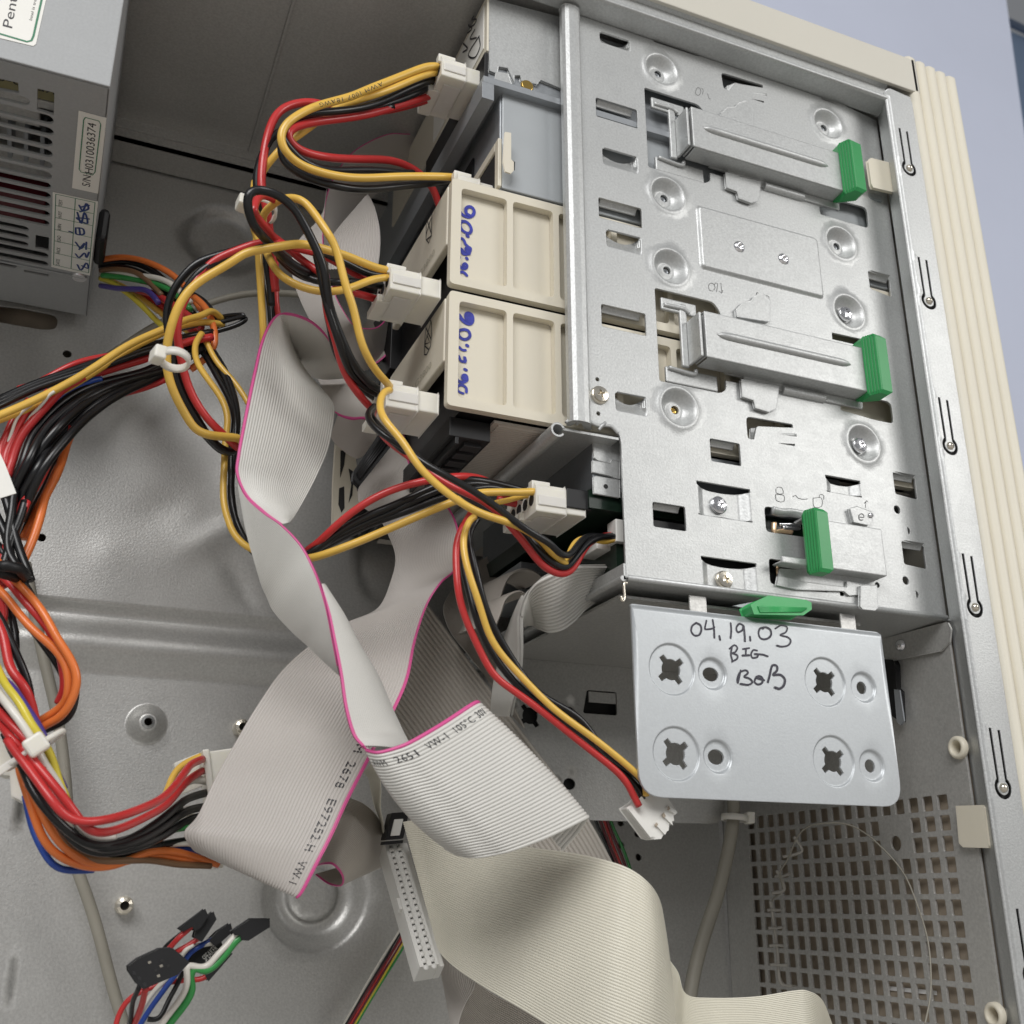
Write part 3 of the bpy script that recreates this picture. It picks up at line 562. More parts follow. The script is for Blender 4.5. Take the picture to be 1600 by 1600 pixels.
for q in (A(992, 637), A(1000, 762)): p_ = at(*q, 'Y', -7); b.cyl((xl - .85, -6.6, p_.z), (-1, 0, 0), .55, .35 + .8, 10)
b.build("end_plate_rivets", ZINC, bar)
b = MB(); b.box((177.5, 192), (1.0, 2.3), (283.2, 288.2)); b.box((184.6, 187.6), (.6, 2.0), (262, 287)); b.box((178.0, 199.0), (1.2, 2.5), (255.0, 261.2)); b.build("latch_arm", ZINC, bar, bevel=0.5)
b = MB(); b.tube(cr([(178.5, .9, 285.0), (186, .7, 285.0), (188.6, .4, 283.6)]), .8, 10); b.build("arm_bead", ZINC, bar, True); b = MB(); b.tube(cr([(179, .9, 260.4), (188.6, .7, 259.6), (190, .6, 261.5)]), .8, 10); b.build("arm_bead", ZINC, bar, True)
b = MB(); b.prism([at(*q, 'Y', -1.6) for q in (A(1188, 960), A(1262, 978), A(1262, 985), A(1382, 1012), A(1365, 1115), A(1330, 1125), A(1262, 1100), A(1252, 1062), A(1195, 1040))], (0, 1.2, 0)); b.build("hinge_tab", ZINC, bar, bevel=0.3)
b = MB(); b.prism([at(*q, 'Y', -1.2) for q in (A(1165, 628), A(1200, 600), A(1240, 596), A(1262, 575), A(1300, 562), A(1338, 600), A(1335, 700), A(1170, 660))], (0, 1.2, 0)); b.build("hinge_tab", ZINC, bar, bevel=0.3)
h0 = at(*A(1400, 1028), 'Y', -.8); h1 = at(*B(375, 1098), 'Y', -.8); zh = (h0.z + h1.z) / 2
b = MB(); b.cyl((h0.x, -.4, zh), (1, 0, 0), 1.7, h1.x - h0.x, 18); b.box((h1.x, xr + 2.2), (-.9, .2), (zh - 1.2, zh + 1.8)); b.build("hinge_roll", ZINC, bar, smooth=False, bevel=0.2)
# green tab: a ribbed thumb pad standing out of the bar
P1 = at(*B(570, 850), 'Y', -8); P2 = at(*B(640, 768), 'Y', -13.0); P3 = at(*B(688, 800), 'Y', -12.0)
zg1 = P2.z; zg0 = at(*B(615, 1030), 'Y', -13.0).z
pr = []
for i in range(5):
    a_ = Vector((P1.x, -8)).lerp(Vector((P2.x, -13.0)), i / 5); c_ = Vector((P1.x, -8)).lerp(Vector((P2.x, -13.0)), (i + .75) / 5); off = Vector((-.35, -.25))
    pr += [tuple(a_), tuple(a_ + off), tuple(c_ + off), tuple(c_)]
pr += [(P2.x, -13.0), (P3.x, -12.4), (P3.x + .3, -5.5), (P1.x + 1.5, -1.0), (P1.x + .5, -1.0)]
n0 = len(pr); cx = sum(p[0] for p in pr) / n0; cy = sum(p[1] for p in pr) / n0
b = MB(); lev = [(zg0 - .2, .72), (zg0 + 1.0, 1), (zg1 - 1.0, 1), (zg1 + .2, .72)]
vs = [(cx + (x - cx) * s_, cy + (y - cy) * s_, z) for z, s_ in lev for x, y in pr]
b.add(vs, [tuple(range(n0 - 1, -1, -1)), tuple(range(3 * n0, 4 * n0))] + [(k * n0 + i, k * n0 + (i + 1) % n0, (k + 1) * n0 + (i + 1) % n0, (k + 1) * n0 + i) for k in range(3) for i in range(n0)])
gt = b.build("green_tab", GREEN, bar, bevel=0.25)
nb = bar.copy(); col.objects.link(nb); nb.location = (-0.0005, 0, -0.0876)
for ch in list(bar.children):
    c2 = ch.copy(); col.objects.link(c2); c2.parent = nb
# ---- lower latch
q6 = [at(*z6(*q), 'Y', -5.5) for q in ((845, 195), (1350, 285), (1402, 715), (900, 640), (470, 650), (425, 655), (440, 690))]
b = MB(); fx0 = at(*z6(640, 300), 'Y', -5.5).x; fx1 = (q6[1].x + q6[2].x) / 2; fz1 = q6[1].z + .4; fz0 = q6[2].z
b.box((fx0, fx1), (-5.5, -4.6), (fz0, fz1)); b.box((at(*z6(430, 660), 'Y', -5).x, fx1), (-4.8, 0.3), (fz0, fz0 + .8)); b.box((fx0, fx1 - 9), (-4.8, .2), (fz1 - .8, fz1))
b.box((at(*z6(430, 660), 'Y', -5).x, fx0 + .1), (-5.5, -4.6), (fz0 - .2, fz0 + 2.2))
lb = b.build("lower_latch_cover", ZINC, cage, bevel=0.4)
b = MB(); b.prism([at(*z6(*q), 'Y', -.9) for q in ((395, 715), (575, 760), (1030, 820), (1030, 760), (1150, 790), (1160, 875), (1050, 885), (1000, 845), (560, 830), (380, 790))], (0, 1, 0)); b.build("hinge_tab", ZINC, lb, bevel=0.25)
b = MB(); b.prism([at(*z6(*q), 'Y', -2.0) for q in ((1160, 800), (1300, 800), (1310, 1000), (1285, 1022), (1175, 1010), (1155, 985))], (0, 1.2, 0)); b.build("hinge_tab", ZINC, lb, bevel=0.3)
b = MB(); b.tube(cr([at(*z6(*q), 'Y', -1) for q in ((335, 105), (420, 125), (510, 125), (640, 150))]), 1.6, 10, flat=.6); b.build("latch_arm", ZINC, lb, True)
b = MB()
for l in (((350, 215), (355, 300), (420, 300), (520, 310)), ((440, 600), (385, 630), (390, 720), (400, 760))): b.tube(cr([at(*z6(*q), 'Y', 1.5) for q in l]), 1.0, 8, flat=.5)
b.build("copper_spring", COPPER, lb, True)
b = MB(); b.tube(cr([at(*z6(*q), 'Y', 1.0) for q in ((400, 235), (500, 235), (575, 250), (570, 275), (430, 262))]), .7, 8); b.build("spring_steel", SCREW, lb, True)
gz1 = at(*z6(740, 82), 'Y', -11).z; gz0 = at(*z6(720, 655), 'Y', -11).z; a_ = at(*z6(628, 140), 'Y', -7); c_ = at(*z6(742, 85), 'Y', -11.5); e_ = at(*z6(848, 115), 'Y', -11)
pr = []
for i in range(5):
    p0 = Vector((a_.x, -6.5)).lerp(Vector((c_.x, -11.5)), i / 5); p1 = Vector((a_.x, -6.5)).lerp(Vector((c_.x, -11.5)), (i + .75) / 5); off = Vector((-.35, -.25)); pr += [tuple(p0), tuple(p0 + off), tuple(p1 + off), tuple(p1)]
pr += [(c_.x, -11.5), (e_.x, -11.0), (e_.x + .3, -5.4), (a_.x + .5, -5.0)]
n0 = len(pr); cx = sum(p[0] for p in pr) / n0; cy = sum(p[1] for p in pr) / n0
b = MB(); lev = [(gz0 - .2, .75), (gz0 + 1.0, 1), (gz1 - 1.0, 1), (gz1 + .2, .75)]; vs = [(cx + (x - cx) * s_, cy + (y - cy) * s_, z) for z, s_ in lev for x, y in pr]
b.add(vs, [tuple(range(n0 - 1, -1, -1)), tuple(range(3 * n0, 4 * n0))] + [(k * n0 + i, k * n0 + (i + 1) % n0, (k + 1) * n0 + (i + 1) % n0, (k + 1) * n0 + i) for k in range(3) for i in range(n0)])
b.build("green_tab", GREEN, lb, bevel=0.25)
b = MB(); b.prism([at(*z6(*q), 'Y', -1.6) for q in ((1062, 85), (1120, 70), (1250, 118), (1262, 200), (1235, 235), (1095, 205))], (0, 1.5, 0)); et = b.build("marked_tab", ZINC, cage, bevel=0.3)
b = MB(); b.lathe(at(*z6(1243, 152), 'Y', -1.5), (0, -1, 0), [(.01, 1), (.7, .9), (1.1, 0)], 14); b.build("tab_dimple", SCREW, et, True)
b = MB(); stroke(b, [at(*z6(*q), 'Y', -1.65) for q in ((1140, 165), (1182, 168), (1180, 145), (1160, 135), (1140, 150), (1138, 175), (1150, 192), (1175, 192))], .14); b.build("tab_letter", mat("engraved_line", (0.16, 0.16, 0.16), 0.6), et)
ENG = bpy.data.materials["engraved_line"]
# engraved marks beside the latches
b = MB()
def eng(f, pts): stroke(b, [at(*f(*q), 'Y', -.02) for q in pts], .10, per=5)
for dy in (0,):
    eng(A, ((1022, 500), (1020, 520), (1035, 530), (1048, 515), (1044, 492), (1030, 488), (1022, 500))); eng(A, ((1052, 490), (1062, 500), (1058, 525))); eng(A, ((1086, 520), (1094, 545), (1102, 550)))
eng(C, ((1115, 195), (1098, 190), (1092, 170), (1100, 152), (1118, 155), (1128, 175), (1120, 190))); eng(C, ((1125, 160), (1130, 150), (1142, 158), (1136, 200))); eng(C, ((1160, 150), (1166, 205))); eng(C, ((1152, 196), (1166, 206), (1170, 190)))
eng(C, ((1360, 205), (1366, 255))); eng(C, ((1356, 215), (1360, 204), (1368, 206))); eng(C, ((1398, 240), (1425, 244), (1426, 226), (1410, 220), (1398, 232), (1402, 258), (1425, 264)))
for q in (((1470, 1290), (1480, 1284), (1500, 1290), (1506, 1320), (1470, 1318), (1466, 1295)), ((1464, 1325), (1508, 1330), (1512, 1360), (1490, 1366), (1468, 1355), (1464, 1325)), ((1560, 1338), (1575, 1330), (1590, 1345), (1620, 1352), (1640, 1350))): eng(C, q)
for q in (((428, 1345), (474, 1345), (478, 1385), (455, 1398), (432, 1390), (428, 1345)), ((462, 1342), (466, 1326), (486, 1330), (488, 1352)), ((720, 1400), (722, 1362), (732, 1366)), ((712, 1375), (722, 1362))): eng(Dd, q)
b.build("engraved_marks", ENG, cage)
# ================================================================ LOWER DRIVE BRACKET WITH HANDWRITING
br = thing("drive_bracket", "small drive bracket of bluish steel with 04.19.03 BIG BOB written in black marker", "drive bracket")
bz0, bz1, bx0, bx1 = 28.6, 87.0, 159.6, 257.0
rnd = [at(*q) for q in (E(885, 875), E(910, 1345 - 1), Fr(492, 945), Fr(540, 1385))]
smal = [at(*q) for q in (E(1110, 900), E(1140, 1360), Fr(705, 975), Fr(752, 1410))]
def notched(c, r=3.3, rn=5.2, a0=-.12, wn=.26):
    pts = []
    for k in range(4):
        a = math.pi / 4 + k * math.pi / 2 + a0
        pts += [(c.x + rn * math.cos(a - wn * .7), c.z + rn * math.sin(a - wn * .7)), (c.x + rn * math.cos(a + wn * .7), c.z + rn * math.sin(a + wn * .7))]
        a1 = a + wn * 1.25; a2 = a + math.pi / 2 - wn * 1.25
        pts += [(c.x + r * math.cos(a1 + (a2 - a1) * i / 5), c.z + r * math.sin(a1 + (a2 - a1) * i / 5)) for i in range(6)]
    return pts
def oval(c, a, b_): return [(c.x + a * math.cos(t) , c.z + b_ * math.sin(t)) for t in [2 * math.pi * i / 22 for i in range(22)]]
hs = [notched(c) for c in rnd] + [oval(smal[0], 2.9, 2.2), oval(smal[1], 2.9, 2.3), oval(smal[2], 2.0, 2.1), oval(smal[3], 2.05, 2.1)]
def hbr(x, z):
    h = 0
    for c in rnd:
        r = math.hypot(x - c.x, z - c.z)
        if r < 8.4: h -= .8 * sm((8.3 - r) / .7)
    for c in smal:
        r = math.hypot(x - c.x, z - c.z)
        if r < 5.6: h -= 1.3 * sm((5.5 - r) / 1.3)
    if z > bz1 - 2.0: h -= 1.6 * sm((z - bz1 + 2.0) / 2.0)
    return h
ex = []
for c in rnd: ex += ring_pts((c.x, c.z), (6, 7.5, 7.9, 8.4), 34)
for c in smal: ex += ring_pts((c.x, c.z), (3.6, 4.2, 4.8, 5.5), 26)
ex += [(x, z) for x in range(160, 257, 3) for z in (86.4, 85.8, 85.2, 84.6)]
npl = sheet("near_plate", rr([(bx0, bz0), (bx1, bz0), (bx1, bz1), (bx0, bz1)], [8, 8, 1.2, 1.2], 6), hs, ZINCB, br, YF(-.6), 0.9, step=3, hfun=hbr, extra=ex)
fr_ = [at(*q, 'Y', 105) for q in (E(105, 1130), E(325, 1110), G(325, 265))]
fh = [notched(fr_[0])] + [oval(c, 2.6, 2.2) for c in fr_[1:]] + [rr([(195.0, 71.0), (210.5, 71.0), (210.5, 80.5), (197, 80.5)], 1.0)]
def hfb(x, z):
    h = 0
    for c in fr_[:1]:
        if math.hypot(x - c.x, z - c.z) < 8.4: h -= .8 * sm((8.3 - math.hypot(x - c.x, z - c.z)) / .7)
    for c in fr_[1:]:
        if math.hypot(x - c.x, z - c.z) < 5.8: h -= 1.0 * sm((5.6 - math.hypot(x - c.x, z - c.z)) / 1)
    d = min(x - 158, 258 - x, z - 30.0)
    if d < 2.6: h += 1.2 * sm((2.6 - d) / .8)
    return h
sheet("far_plate", rr([(157.5, 29.5), (258.5, 29.5), (258.5, 93.8), (157.5, 93.8)], [8, 8, 1, 1], 6), fh, ZINCP, br, YF(105), 0.9, step=3.5, hfun=hfb)
b = MB(); b.box((160, 256), (109, 109.6), (33, 92)); b.build("far_hole_shade", DARK, br)  # dark sheet painting the shade behind the holes of the far plate
b = MB(); b.box((197.6, 210), (104.6, 105.6), (75.6, 80)); b.build("bent_tab", ZINCP, br, bevel=.2)
b = MB(); b.box((160.5, 256.5), (9, 104.8), (91.0, 92.0)); b.build("bracket_roof", ZINCP, br)
for x0 in (at(*E(1020, 520)).x, at(*Fr(620, 610)).x):
    b = MB(); b.box((x0, x0 + 6.5), (3.4, 4.2), (85, 93)); b.build("hanging_tab", ZINCP, br, bevel=.2)
b = MB(); b.prism([at(*q, 'Y', 2.0) for q in (E(1230, 520), E(1340, 498), E(1340, 545))], (0, 1, 0)); b.build("latch_blade", ZINCD, br)
# green thumb tab lying under the cage
pp = [at(*z6(*q), 'Y', -5.0) for q in ((150, 985), (215, 945), (305, 905), (650, 945), (688, 965), (690, 1012), (618, 1062), (175, 1052))]
b = MB(); b.prism(pp, (0, 6.5, 0)); gt2 = b.build("green_tab", mat("bright_green_plastic", (0.05, 0.40, 0.12), 0.36, bump=.1, scale=700, var=.05, vscale=60), br, bevel=.5)
b = MB()
for k in range(5):
    u_ = .12 + k * .17; b.tube([pp[0].lerp(pp[7], u_) + Vector((2, -.1, 0)), pp[5].lerp(pp[6], u_ * .8) + Vector((-1.5, -.1, 0))], .35, 6)
b.build("tab_ribs", bpy.data.materials["bright_green_plastic"], gt2, True)
# handwriting traced stroke by stroke
b = MB()
def hw(pts, r=.34): stroke(b, [at(*E(*q), 'Y', -.62) for q in pts], r * (.85 + .3 * random.random()), per=6)
hw([(1020, 618), (1000, 635), (996, 665), (1015, 686), (1040, 682), (1052, 655), (1045, 628), (1022, 616)])
hw([(1080, 604), (1072, 645), (1078, 652), (1112, 648), (1124, 640)]); hw([(1115, 600), (1122, 650), (1124, 698)]); hw([(1152, 690), (1156, 710)], .45)
hw([(1215, 618), (1218, 660), (1214, 700)]); hw([(1285, 630), (1262, 622), (1246, 645), (1256, 668), (1280, 655), (1286, 632), (1292, 680), (1294, 718)]); hw([(1322, 694), (1324, 714)], .45)
hw([(1400, 640), (1376, 650), (1370, 680), (1385, 704), (1415, 705), (1438, 685), (1435, 655), (1408, 640), (1392, 648)])
hw([(1462, 648), (1495, 630), (1528, 640), (1520, 668), (1490, 684), (1530, 695), (1548, 715), (1535, 740), (1500, 748), (1470, 742)])
hw([(1222, 748), (1216, 790), (1224, 825)]); hw([(1208, 760), (1235, 740), (1252, 755), (1240, 778), (1225, 785), (1250, 795), (1250, 815), (1222, 832)])
hw([(1282, 762), (1318, 756)]); hw([(1300, 760), (1298, 795)]); hw([(1280, 798), (1318, 796)]); hw([(1362, 770), (1340, 768), (1328, 790), (1336, 810), (1362, 806), (1364, 790), (1345, 790), (1390, 792), (1420, 802)])
hw([(1270, 880), (1262, 920), (1254, 950), (1252, 925), (1268, 890), (1300, 880), (1310, 895), (1290, 915), (1318, 925), (1335, 945), (1312, 960), (1268, 955)])
hw([(1352, 925), (1348, 945), (1365, 958), (1388, 950), (1392, 925), (1375, 912), (1356, 920), (1400, 935)])
hw([(1440, 870), (1430, 915), (1420, 950), (1432, 905), (1445, 855), (1470, 855), (1472, 880), (1450, 905), (1490, 905), (1515, 930), (1508, 965), (1485, 982), (1460, 975)])
b.build("handwriting", MARK, npl)
# ================================================================ DRIVES
def cap(poly): return poly
# ---- topmost optical drive
t = thing("optical_drive", "topmost drive in the cage with pale steel side and a white label on its back", "drive")
X1, Z0, Z1 = 111, 274.6, 316
def sideplate(name, pts, Y, m, parent, th=1.0, bev=0.25):
    b = MB(); b.prism([at(*q, 'Y', Y) for q in pts], (0, th, 0)); return b.build(name, m, parent, bevel=bev)
b = MB(); b.box((X1 + .8, 285), (5.6, 146), (Z0 + 1, 313.6)); b.build("housing", ZINCD, t)
sideplate("side_plate", [I(1290, 5), I(1320, 0), I(1700, 100), I(1700, 490), I(1580, 440), I(1560, 465), I(1475, 445), I(1470, 415), I(1432, 415), I(1432, 445), I(1410, 400), I(1400, 375), I(1345, 365), I(1340, 405), I(1300, 390), I(1295, 235), I(1310, 228), I(1300, 222), I(1290, 225)], 4.4, ZINC, t, 1.1)
b = MB(); b.box((X1, X1 + .8), (3.4, 120), (288, 313.6)); b.build("back_plate", CREAM, t)
b = MB(); b.box((X1 - .3, X1 - .05), (6, 62), (291, 311)); lbl = b.build("label", PAPER, t)
b = MB()
for q in (((1210, 90), (1200, 110), (1225, 108), (1215, 135), (1195, 150)), ((1180, 140), (1200, 160), (1175, 185)), ((1215, 165), (1190, 215), (1225, 210)), ((1240, 200), (1180, 300), (1215, 320), (1245, 260), (1240, 205)), ((1150, 240), (1175, 270), (1150, 290))):
    stroke(b, [at(*I(*p), 'X', X1 - .4) for p in q], .35, Vector((-1, 0, 0)))
b.build("label_print", INK, lbl)
b = MB(); b.box((X1 - .5, X1 + 1), (4, 70), (275.5, 287.5)); b.build("socket_block", BLACK, t, bevel=.2)
b = MB(); b.prism([at(*q, 'Y', 1.7) for q in (I(1338, 400), I(1400, 410), I(1410, 440), I(1420, 470), I(1330, 440))], (0, .8, 0)); b.build("side_clip", ZINC, t, bevel=.2)
b = MB(); b.cyl(at(*I(1505, 480), 'Y', 2.0), (0, -1, 0), 2.6, .7, 20, r2=2.2); sc_ = b.build("side_screw", BRASS, t, bevel=.15)
# rail under it
b = MB(); q = at(*I(1285, 430), 'Y', 1.5); b.box((q.x - 1.5, 286), (1.2, 143), (271.5, 274.2)); t2 = thing("drive_rail", "dark steel rail running between the two topmost drives", "rail")
b.build("rail_strip", ZINCD, t2); b = MB(); b.box((q.x - 2, q.x + 2.5), (1.2, 146), (264.5, 271.5)); b.build("rail_flange", ZINCD, t2)
# ---- second drive, blue-grey
t = thing("optical_drive", "blue-grey drive with a cream socket corner, directly above the cream plastic drives", "drive")
b = MB(); b.box((117, 286), (5.4, 140), (230.2, 271.8)); b.build("housing", ZINCD, t, bevel=.5)
b = MB(); b.box((117.6, 286), (4.4, 5.3), (231.4, 272.0)); b.build("side_plate", mat("blue_grey_steel", (0.43, 0.455, 0.47), .45, .3, bump=.08, scale=1500, var=.03), t, bevel=.4)
b = MB(); b.box((115.6, 117), (3.2, 6.4), (231, 251)); b.box((115.6, 117), (6.4, 28), (247.5, 251)); b.box((115.6, 117), (24, 28), (231, 247.5)); b.build("socket_frame", CREAM, t, bevel=.3)
b = MB(); b.box((116.3, 117), (6.4, 24), (231, 247.5)); b.build("socket_opening", DARK, t)
b = MB(); b.prism([at(*p, 'Y', .1) for p in (I(1385, 735), I(1415, 740), I(1415, 885), I(1430, 900), I(1430, 945), I(1415, 960), I(1385, 950), I(1375, 900))], (0, .6, 0)); b.build("corner_piece", CREAM, t, bevel=.2)
b = MB(); b.prism([at(*p, 'Y', .3) for p in (I(1425, 890), I(1440, 900), I(1438, 945), I(1425, 940))], (0, .3, 0)); b.build("corner_slot", DARK, t)
b = MB(); b.box((116.2, 116.9), (30, 100), (234, 262)); b.build("pin_block", BLACK, t)
# ---- two cream drives with ribbed plastic sides
def tray(dz, label):
    t = thing("bay_drive", label, "drive", "cream drives with ribbed sides")
    x0, x1, z0, z1 = 98.3, 286, 143.7 + dz, 184.8 + dz; w_ = 2.3
    o = rr([(x0, z0), (x1, z0), (x1, z1), (x0, z1)], 1.6, 4)
    cells = []; xc = [x0 + w_ + 1.2, at(782, 540, 'Y', 1).x - .8 + 0.6, at(846, 560, 'Y', 1).x + .6, 160, 182, 204, 226, 248, 282]
    xc[1] = 119.6; xc[2] = 137.0
    hs = []
    for i in range(len(xc) - 1): hs.append(rr([(xc[i] + (1.1 if i else 0), z0 + 3.2), (xc[i + 1] - 1.1, z0 + 3.2), (xc[i + 1] - 1.1, z1 - 3.2), (xc[i] + (1.1 if i else 0), z1 - 3.2)], 1.6, 4))
    fr = sheet("side_frame", o, hs, CREAM, t, YF(-.6 if False else 1.4), 3.0, smooth=False)
    m_ = fr.modifiers.new('b', 'BEVEL'); m_.width = .0007; m_.segments = 3; m_.limit_method = 'ANGLE'; m_.angle_limit = math.radians(50)
    b = MB(); b.box((x0 + .8, x1 - 1), (4.6, 5.6), (z0 + 1, z1 - 1)); b.build("side_web", CREAM, t)
    b = MB(); b.box((x0 + .1, x0 + 2.6), (6.2, 68), (z0 + 17.5, z1 - .2)); bp_ = b.build("back_plate", CREAM, t, bevel=.5)
    b = MB(); b.box((x0 + 6, x1 - 2), (6.0, 142), (z0 + .8, z1 - 1)); b.build("drive_body", BLACK, t)
    b = MB(); b.box((x0 + 1.5, x0 + 9), (74, 138), (z0 + 4, z1 - 2)); b.build("interface_socket", BLACK, t, bevel=.3)
    return t, bp_
ta, ba = tray(43.3, "upper cream drive with ribs and a partly hidden date in blue marker")
tb_, bb = tray(0, "lower cream drive with ribs and 06.27.06 in blue marker")
za = lambda x, y: (690 + x / 4.71, 290 + y / 4.71)
SHU, SHL = Vector((1.1, 3.1, 2.3)), Vector((1.1, 3.1, 1.8))
def bluehw(lines, parent, name="marker_date", shf=None):
    shf = SHU if parent == ta else SHL
    b = MB()
    for pts, r in lines: stroke(b, [at(*za(*q), 'Y', 7.55) - shf for q in pts], r * .6, per=6)
    b.build(name, BLUEINK, parent)
bluehw([(((125, 165), (140, 200), (170, 225), (205, 232), (232, 215), (238, 185), (220, 160), (195, 158), (178, 175), (182, 205), (205, 222)), 1.0),
        (((150, 265), (135, 285), (145, 320), (175, 345), (205, 350), (218, 325), (205, 290), (180, 268), (152, 264)), .95), (((188, 368), (194, 374)), 1.1),
        (((128, 410), (130, 395), (150, 390), (165, 405), (175, 430), (190, 445), (203, 460)), .85), (((122, 490), (120, 470), (140, 468), (155, 485), (160, 500), (190, 500), (205, 480), (206, 460), (180, 468), (200, 500)), 1.2),
        (((128, 520), (130, 528)), 1.0), (((184, 534), (188, 540)), 1.0), (((122, 565), (130, 590), (150, 608), (175, 610), (186, 590), (172, 575), (158, 590), (168, 606)), .9), (((135, 640), (150, 635), (170, 645), (185, 662)), .9)], ta)
bluehw([(((130, 955), (150, 985), (180, 1010), (210, 1015), (226, 990), (220, 955), (195, 942), (180, 955), (185, 985), (205, 1000)), 1.2), (((200, 960), (208, 985)), 1.6),
        (((135, 1065), (122, 1085), (135, 1115), (165, 1132), (195, 1125), (208, 1100), (195, 1070), (165, 1060), (135, 1066)), .9), (((185, 1175), (192, 1180)), 1.0),
        (((108, 1215), (112, 1195), (130, 1190), (145, 1205), (160, 1212), (176, 1212)), .75), (((106, 1290), (104, 1260), (125, 1255), (135, 1280), (150, 1295), (175, 1290), (168, 1262), (172, 1300)), .8),
        (((170, 1352), (182, 1358)), .9), (((110, 1385), (108, 1420), (130, 1442), (160, 1446), (185, 1430), (180, 1400), (160, 1398), (155, 1420), (180, 1425)), .95), (((112, 1490), (125, 1472), (155, 1470), (180, 1490), (182, 1520)), .8), (((112, 1495), (130, 1518), (160, 1530)), .7)], tb_)
def wsign(f, pts, bp_):
    b = MB(); x_ = 98.3; sh_ = SHU if bp_ == ba else SHL
    for l in pts: stroke(b, [at(*f(*q), 'X', x_ + sh_.x) - sh_ for q in l], .28, Vector((-1, 0, 0)), smooth=False)
    b.build("crossed_bin_mark", INK, bp_)
wsign(J, [((968, 352), (975, 375), (975, 440), (970, 500), (948, 548), (935, 548), (938, 470), (945, 390), (968, 352)), ((970, 375), (938, 490)), ((972, 460), (945, 400)), ((938, 500), (960, 520)), ((950, 440), (966, 480), (940, 490))], bb)
wsign(I, [((975, 1175), (960, 1200), (946, 1230), (945, 1330), (960, 1350), (975, 1300), (978, 1180)), ((950, 1220), (972, 1290)), ((972, 1215), (946, 1300)), ((950, 1330), (975, 1310))], ba)
for bp_, z_ in ((bb, 164.8), (ba, 208.0)):
    text_on("embossed_text", "2506 - 37 G3800", (98.2, 62, z_), (0, -1, 0), (0, 0, 1), 2.4, 44, mat("emboss_grey", (.5, .47, .38), .5) if "emboss_grey" not in bpy.data.materials else bpy.data.materials["emboss_grey"], bp_)
# ribbed underside of the lower cream drive
b = MB()
b.box((116, 286), (6, 140), (142.6, 143.5))
for i in range(46): b.cyl((118, 7.5 + i * 1.45, 142.7), (1, 0, 0), .52, 150, 8)
un = b.build("ribbed_underside", RIBD, tb_)
b = MB(); b.box((102, 116), (9, 118), (137.0, 143.6)); b.box((104, 105.2), (9, 118), (134.5, 137)); b.build("underside_board", BLACK, tb_, bevel=.2)
b = MB()
for i in range(14): b.box((108, 114), (12 + i * 7, 16.5 + i * 7), (135.6, 137.2))
b.build("board_chips", mat("chip_plastic", (.03, .03, .032), .3), tb_, bevel=.15)
ta.location = SHU * S; tb_.location = SHL * S
# ---- hard drive and floppy drive behind the lower plate
t = thing("hard_drive", "dark grey drive with a black circuit board behind the lowest white power plug", "drive")
b = MB(); b.box((148.5, 250), (2.2, 100), (124.0, 142.4)); b.build("housing", mat("dark_cast_metal", (0.16, 0.17, 0.18), .45, .5, bump=.2, scale=900, var=.08), t, bevel=.5)
for nm, ps, Y_ in (("side_bracket", (C(452, 985), C(600, 1000), C(598, 1140), C(555, 1130), C(545, 1150), C(480, 1135), C(458, 1120)), 1.2), ("side_bracket", (C(450, 1140), C(548, 1155), C(552, 1100), C(600, 1115), C(600, 1240), C(565, 1230), C(560, 1225), C(450, 1200)), 1.3), ("side_bracket", (C(455, 1232), C(470, 1228), C(600, 1250), C(600, 1345), C(458, 1320)), 1.2)):
    sideplate(nm, ps, Y_, ZINC, t, .8, .2)
b = MB(); b.cyl(at(*C(522, 1284), 'Y', 1.15), (0, -1, 0), .8, .1, 14); b.build("bracket_hole", DARK, t)
b = MB(); b.box((147.5, 250), (3, 100), (117.4, 123.6)); b.build("circuit_board", PCB, t)
b = MB()
for i in range(9): b.box((147.0, 147.6), (5 + i * 6, 7 + i * 6), (118.5 + (i % 3), 119.5 + (i % 3)))
b.build("solder_pins", SCREW, t)
b = MB(); b.box((140, 149), (4, 40), (116.8, 123.5)); b.build("power_socket", BLACK, t, bevel=.3); t.location = Vector((2.1, 4, 2.0)) * S
t = thing("floppy_drive", "black backed slim drive with a small white plug at the bottom of the cage", "drive")
b = MB(); b.box((161, 255), (1.6, 102), (95.6, 116.4)); b.build("housing", BLACK, t, bevel=.3)
b = MB(); b.box((158.5, 161), (6, 96), (97, 112)); b.build("circuit_board", PCB, t)
b = MB(); b.box((148, 161), (60, 100), (112.6, 116.0)); b.box((150, 161), (65, 98), (104.6, 107.2)); b.build("back_lip", ZINCD, t, bevel=.2); t.location = Vector((2.1, 4, 1.6)) * S
# ================================================================ POWER SUPPLY
psu = thing("power_supply", "boxy grey power supply with slotted underside and paper stickers", "power supply")
b = MB(); b.box((-158, -9.9), (0, .9), (227.0, 313)); b.box((-10.8, -9.9), (.9, 143.5), (227, 313)); b.box((-158, -10), (143.5, 144.3), (227, 313)); b.box((-158, -10), (1, 143), (312, 313)); b.box((-158, -157), (1, 143), (227, 312))
b.build("case_shell", PSUM, psu, bevel=.35)
def slotZ(x_, yt, yb, xl=-60, r=None):
    a, c = at(*L(x_, yt), 'Z', 227), at(*L(x_, yb), 'Z', 227); X_ = (a.x + c.x) / 2; y0, y1 = a.y, c.y
    rad = (y1 - y0) / 2; ym = (y0 + y1) / 2
    return [(xl, y0), (xl, y1), (X_ - rad, y1)] + [(X_ - rad + rad * math.cos(a_), ym + rad * math.sin(a_)) for a_ in [math.radians(80 - i * 20) for i in range(9)]] + [(X_ - rad, y0)]
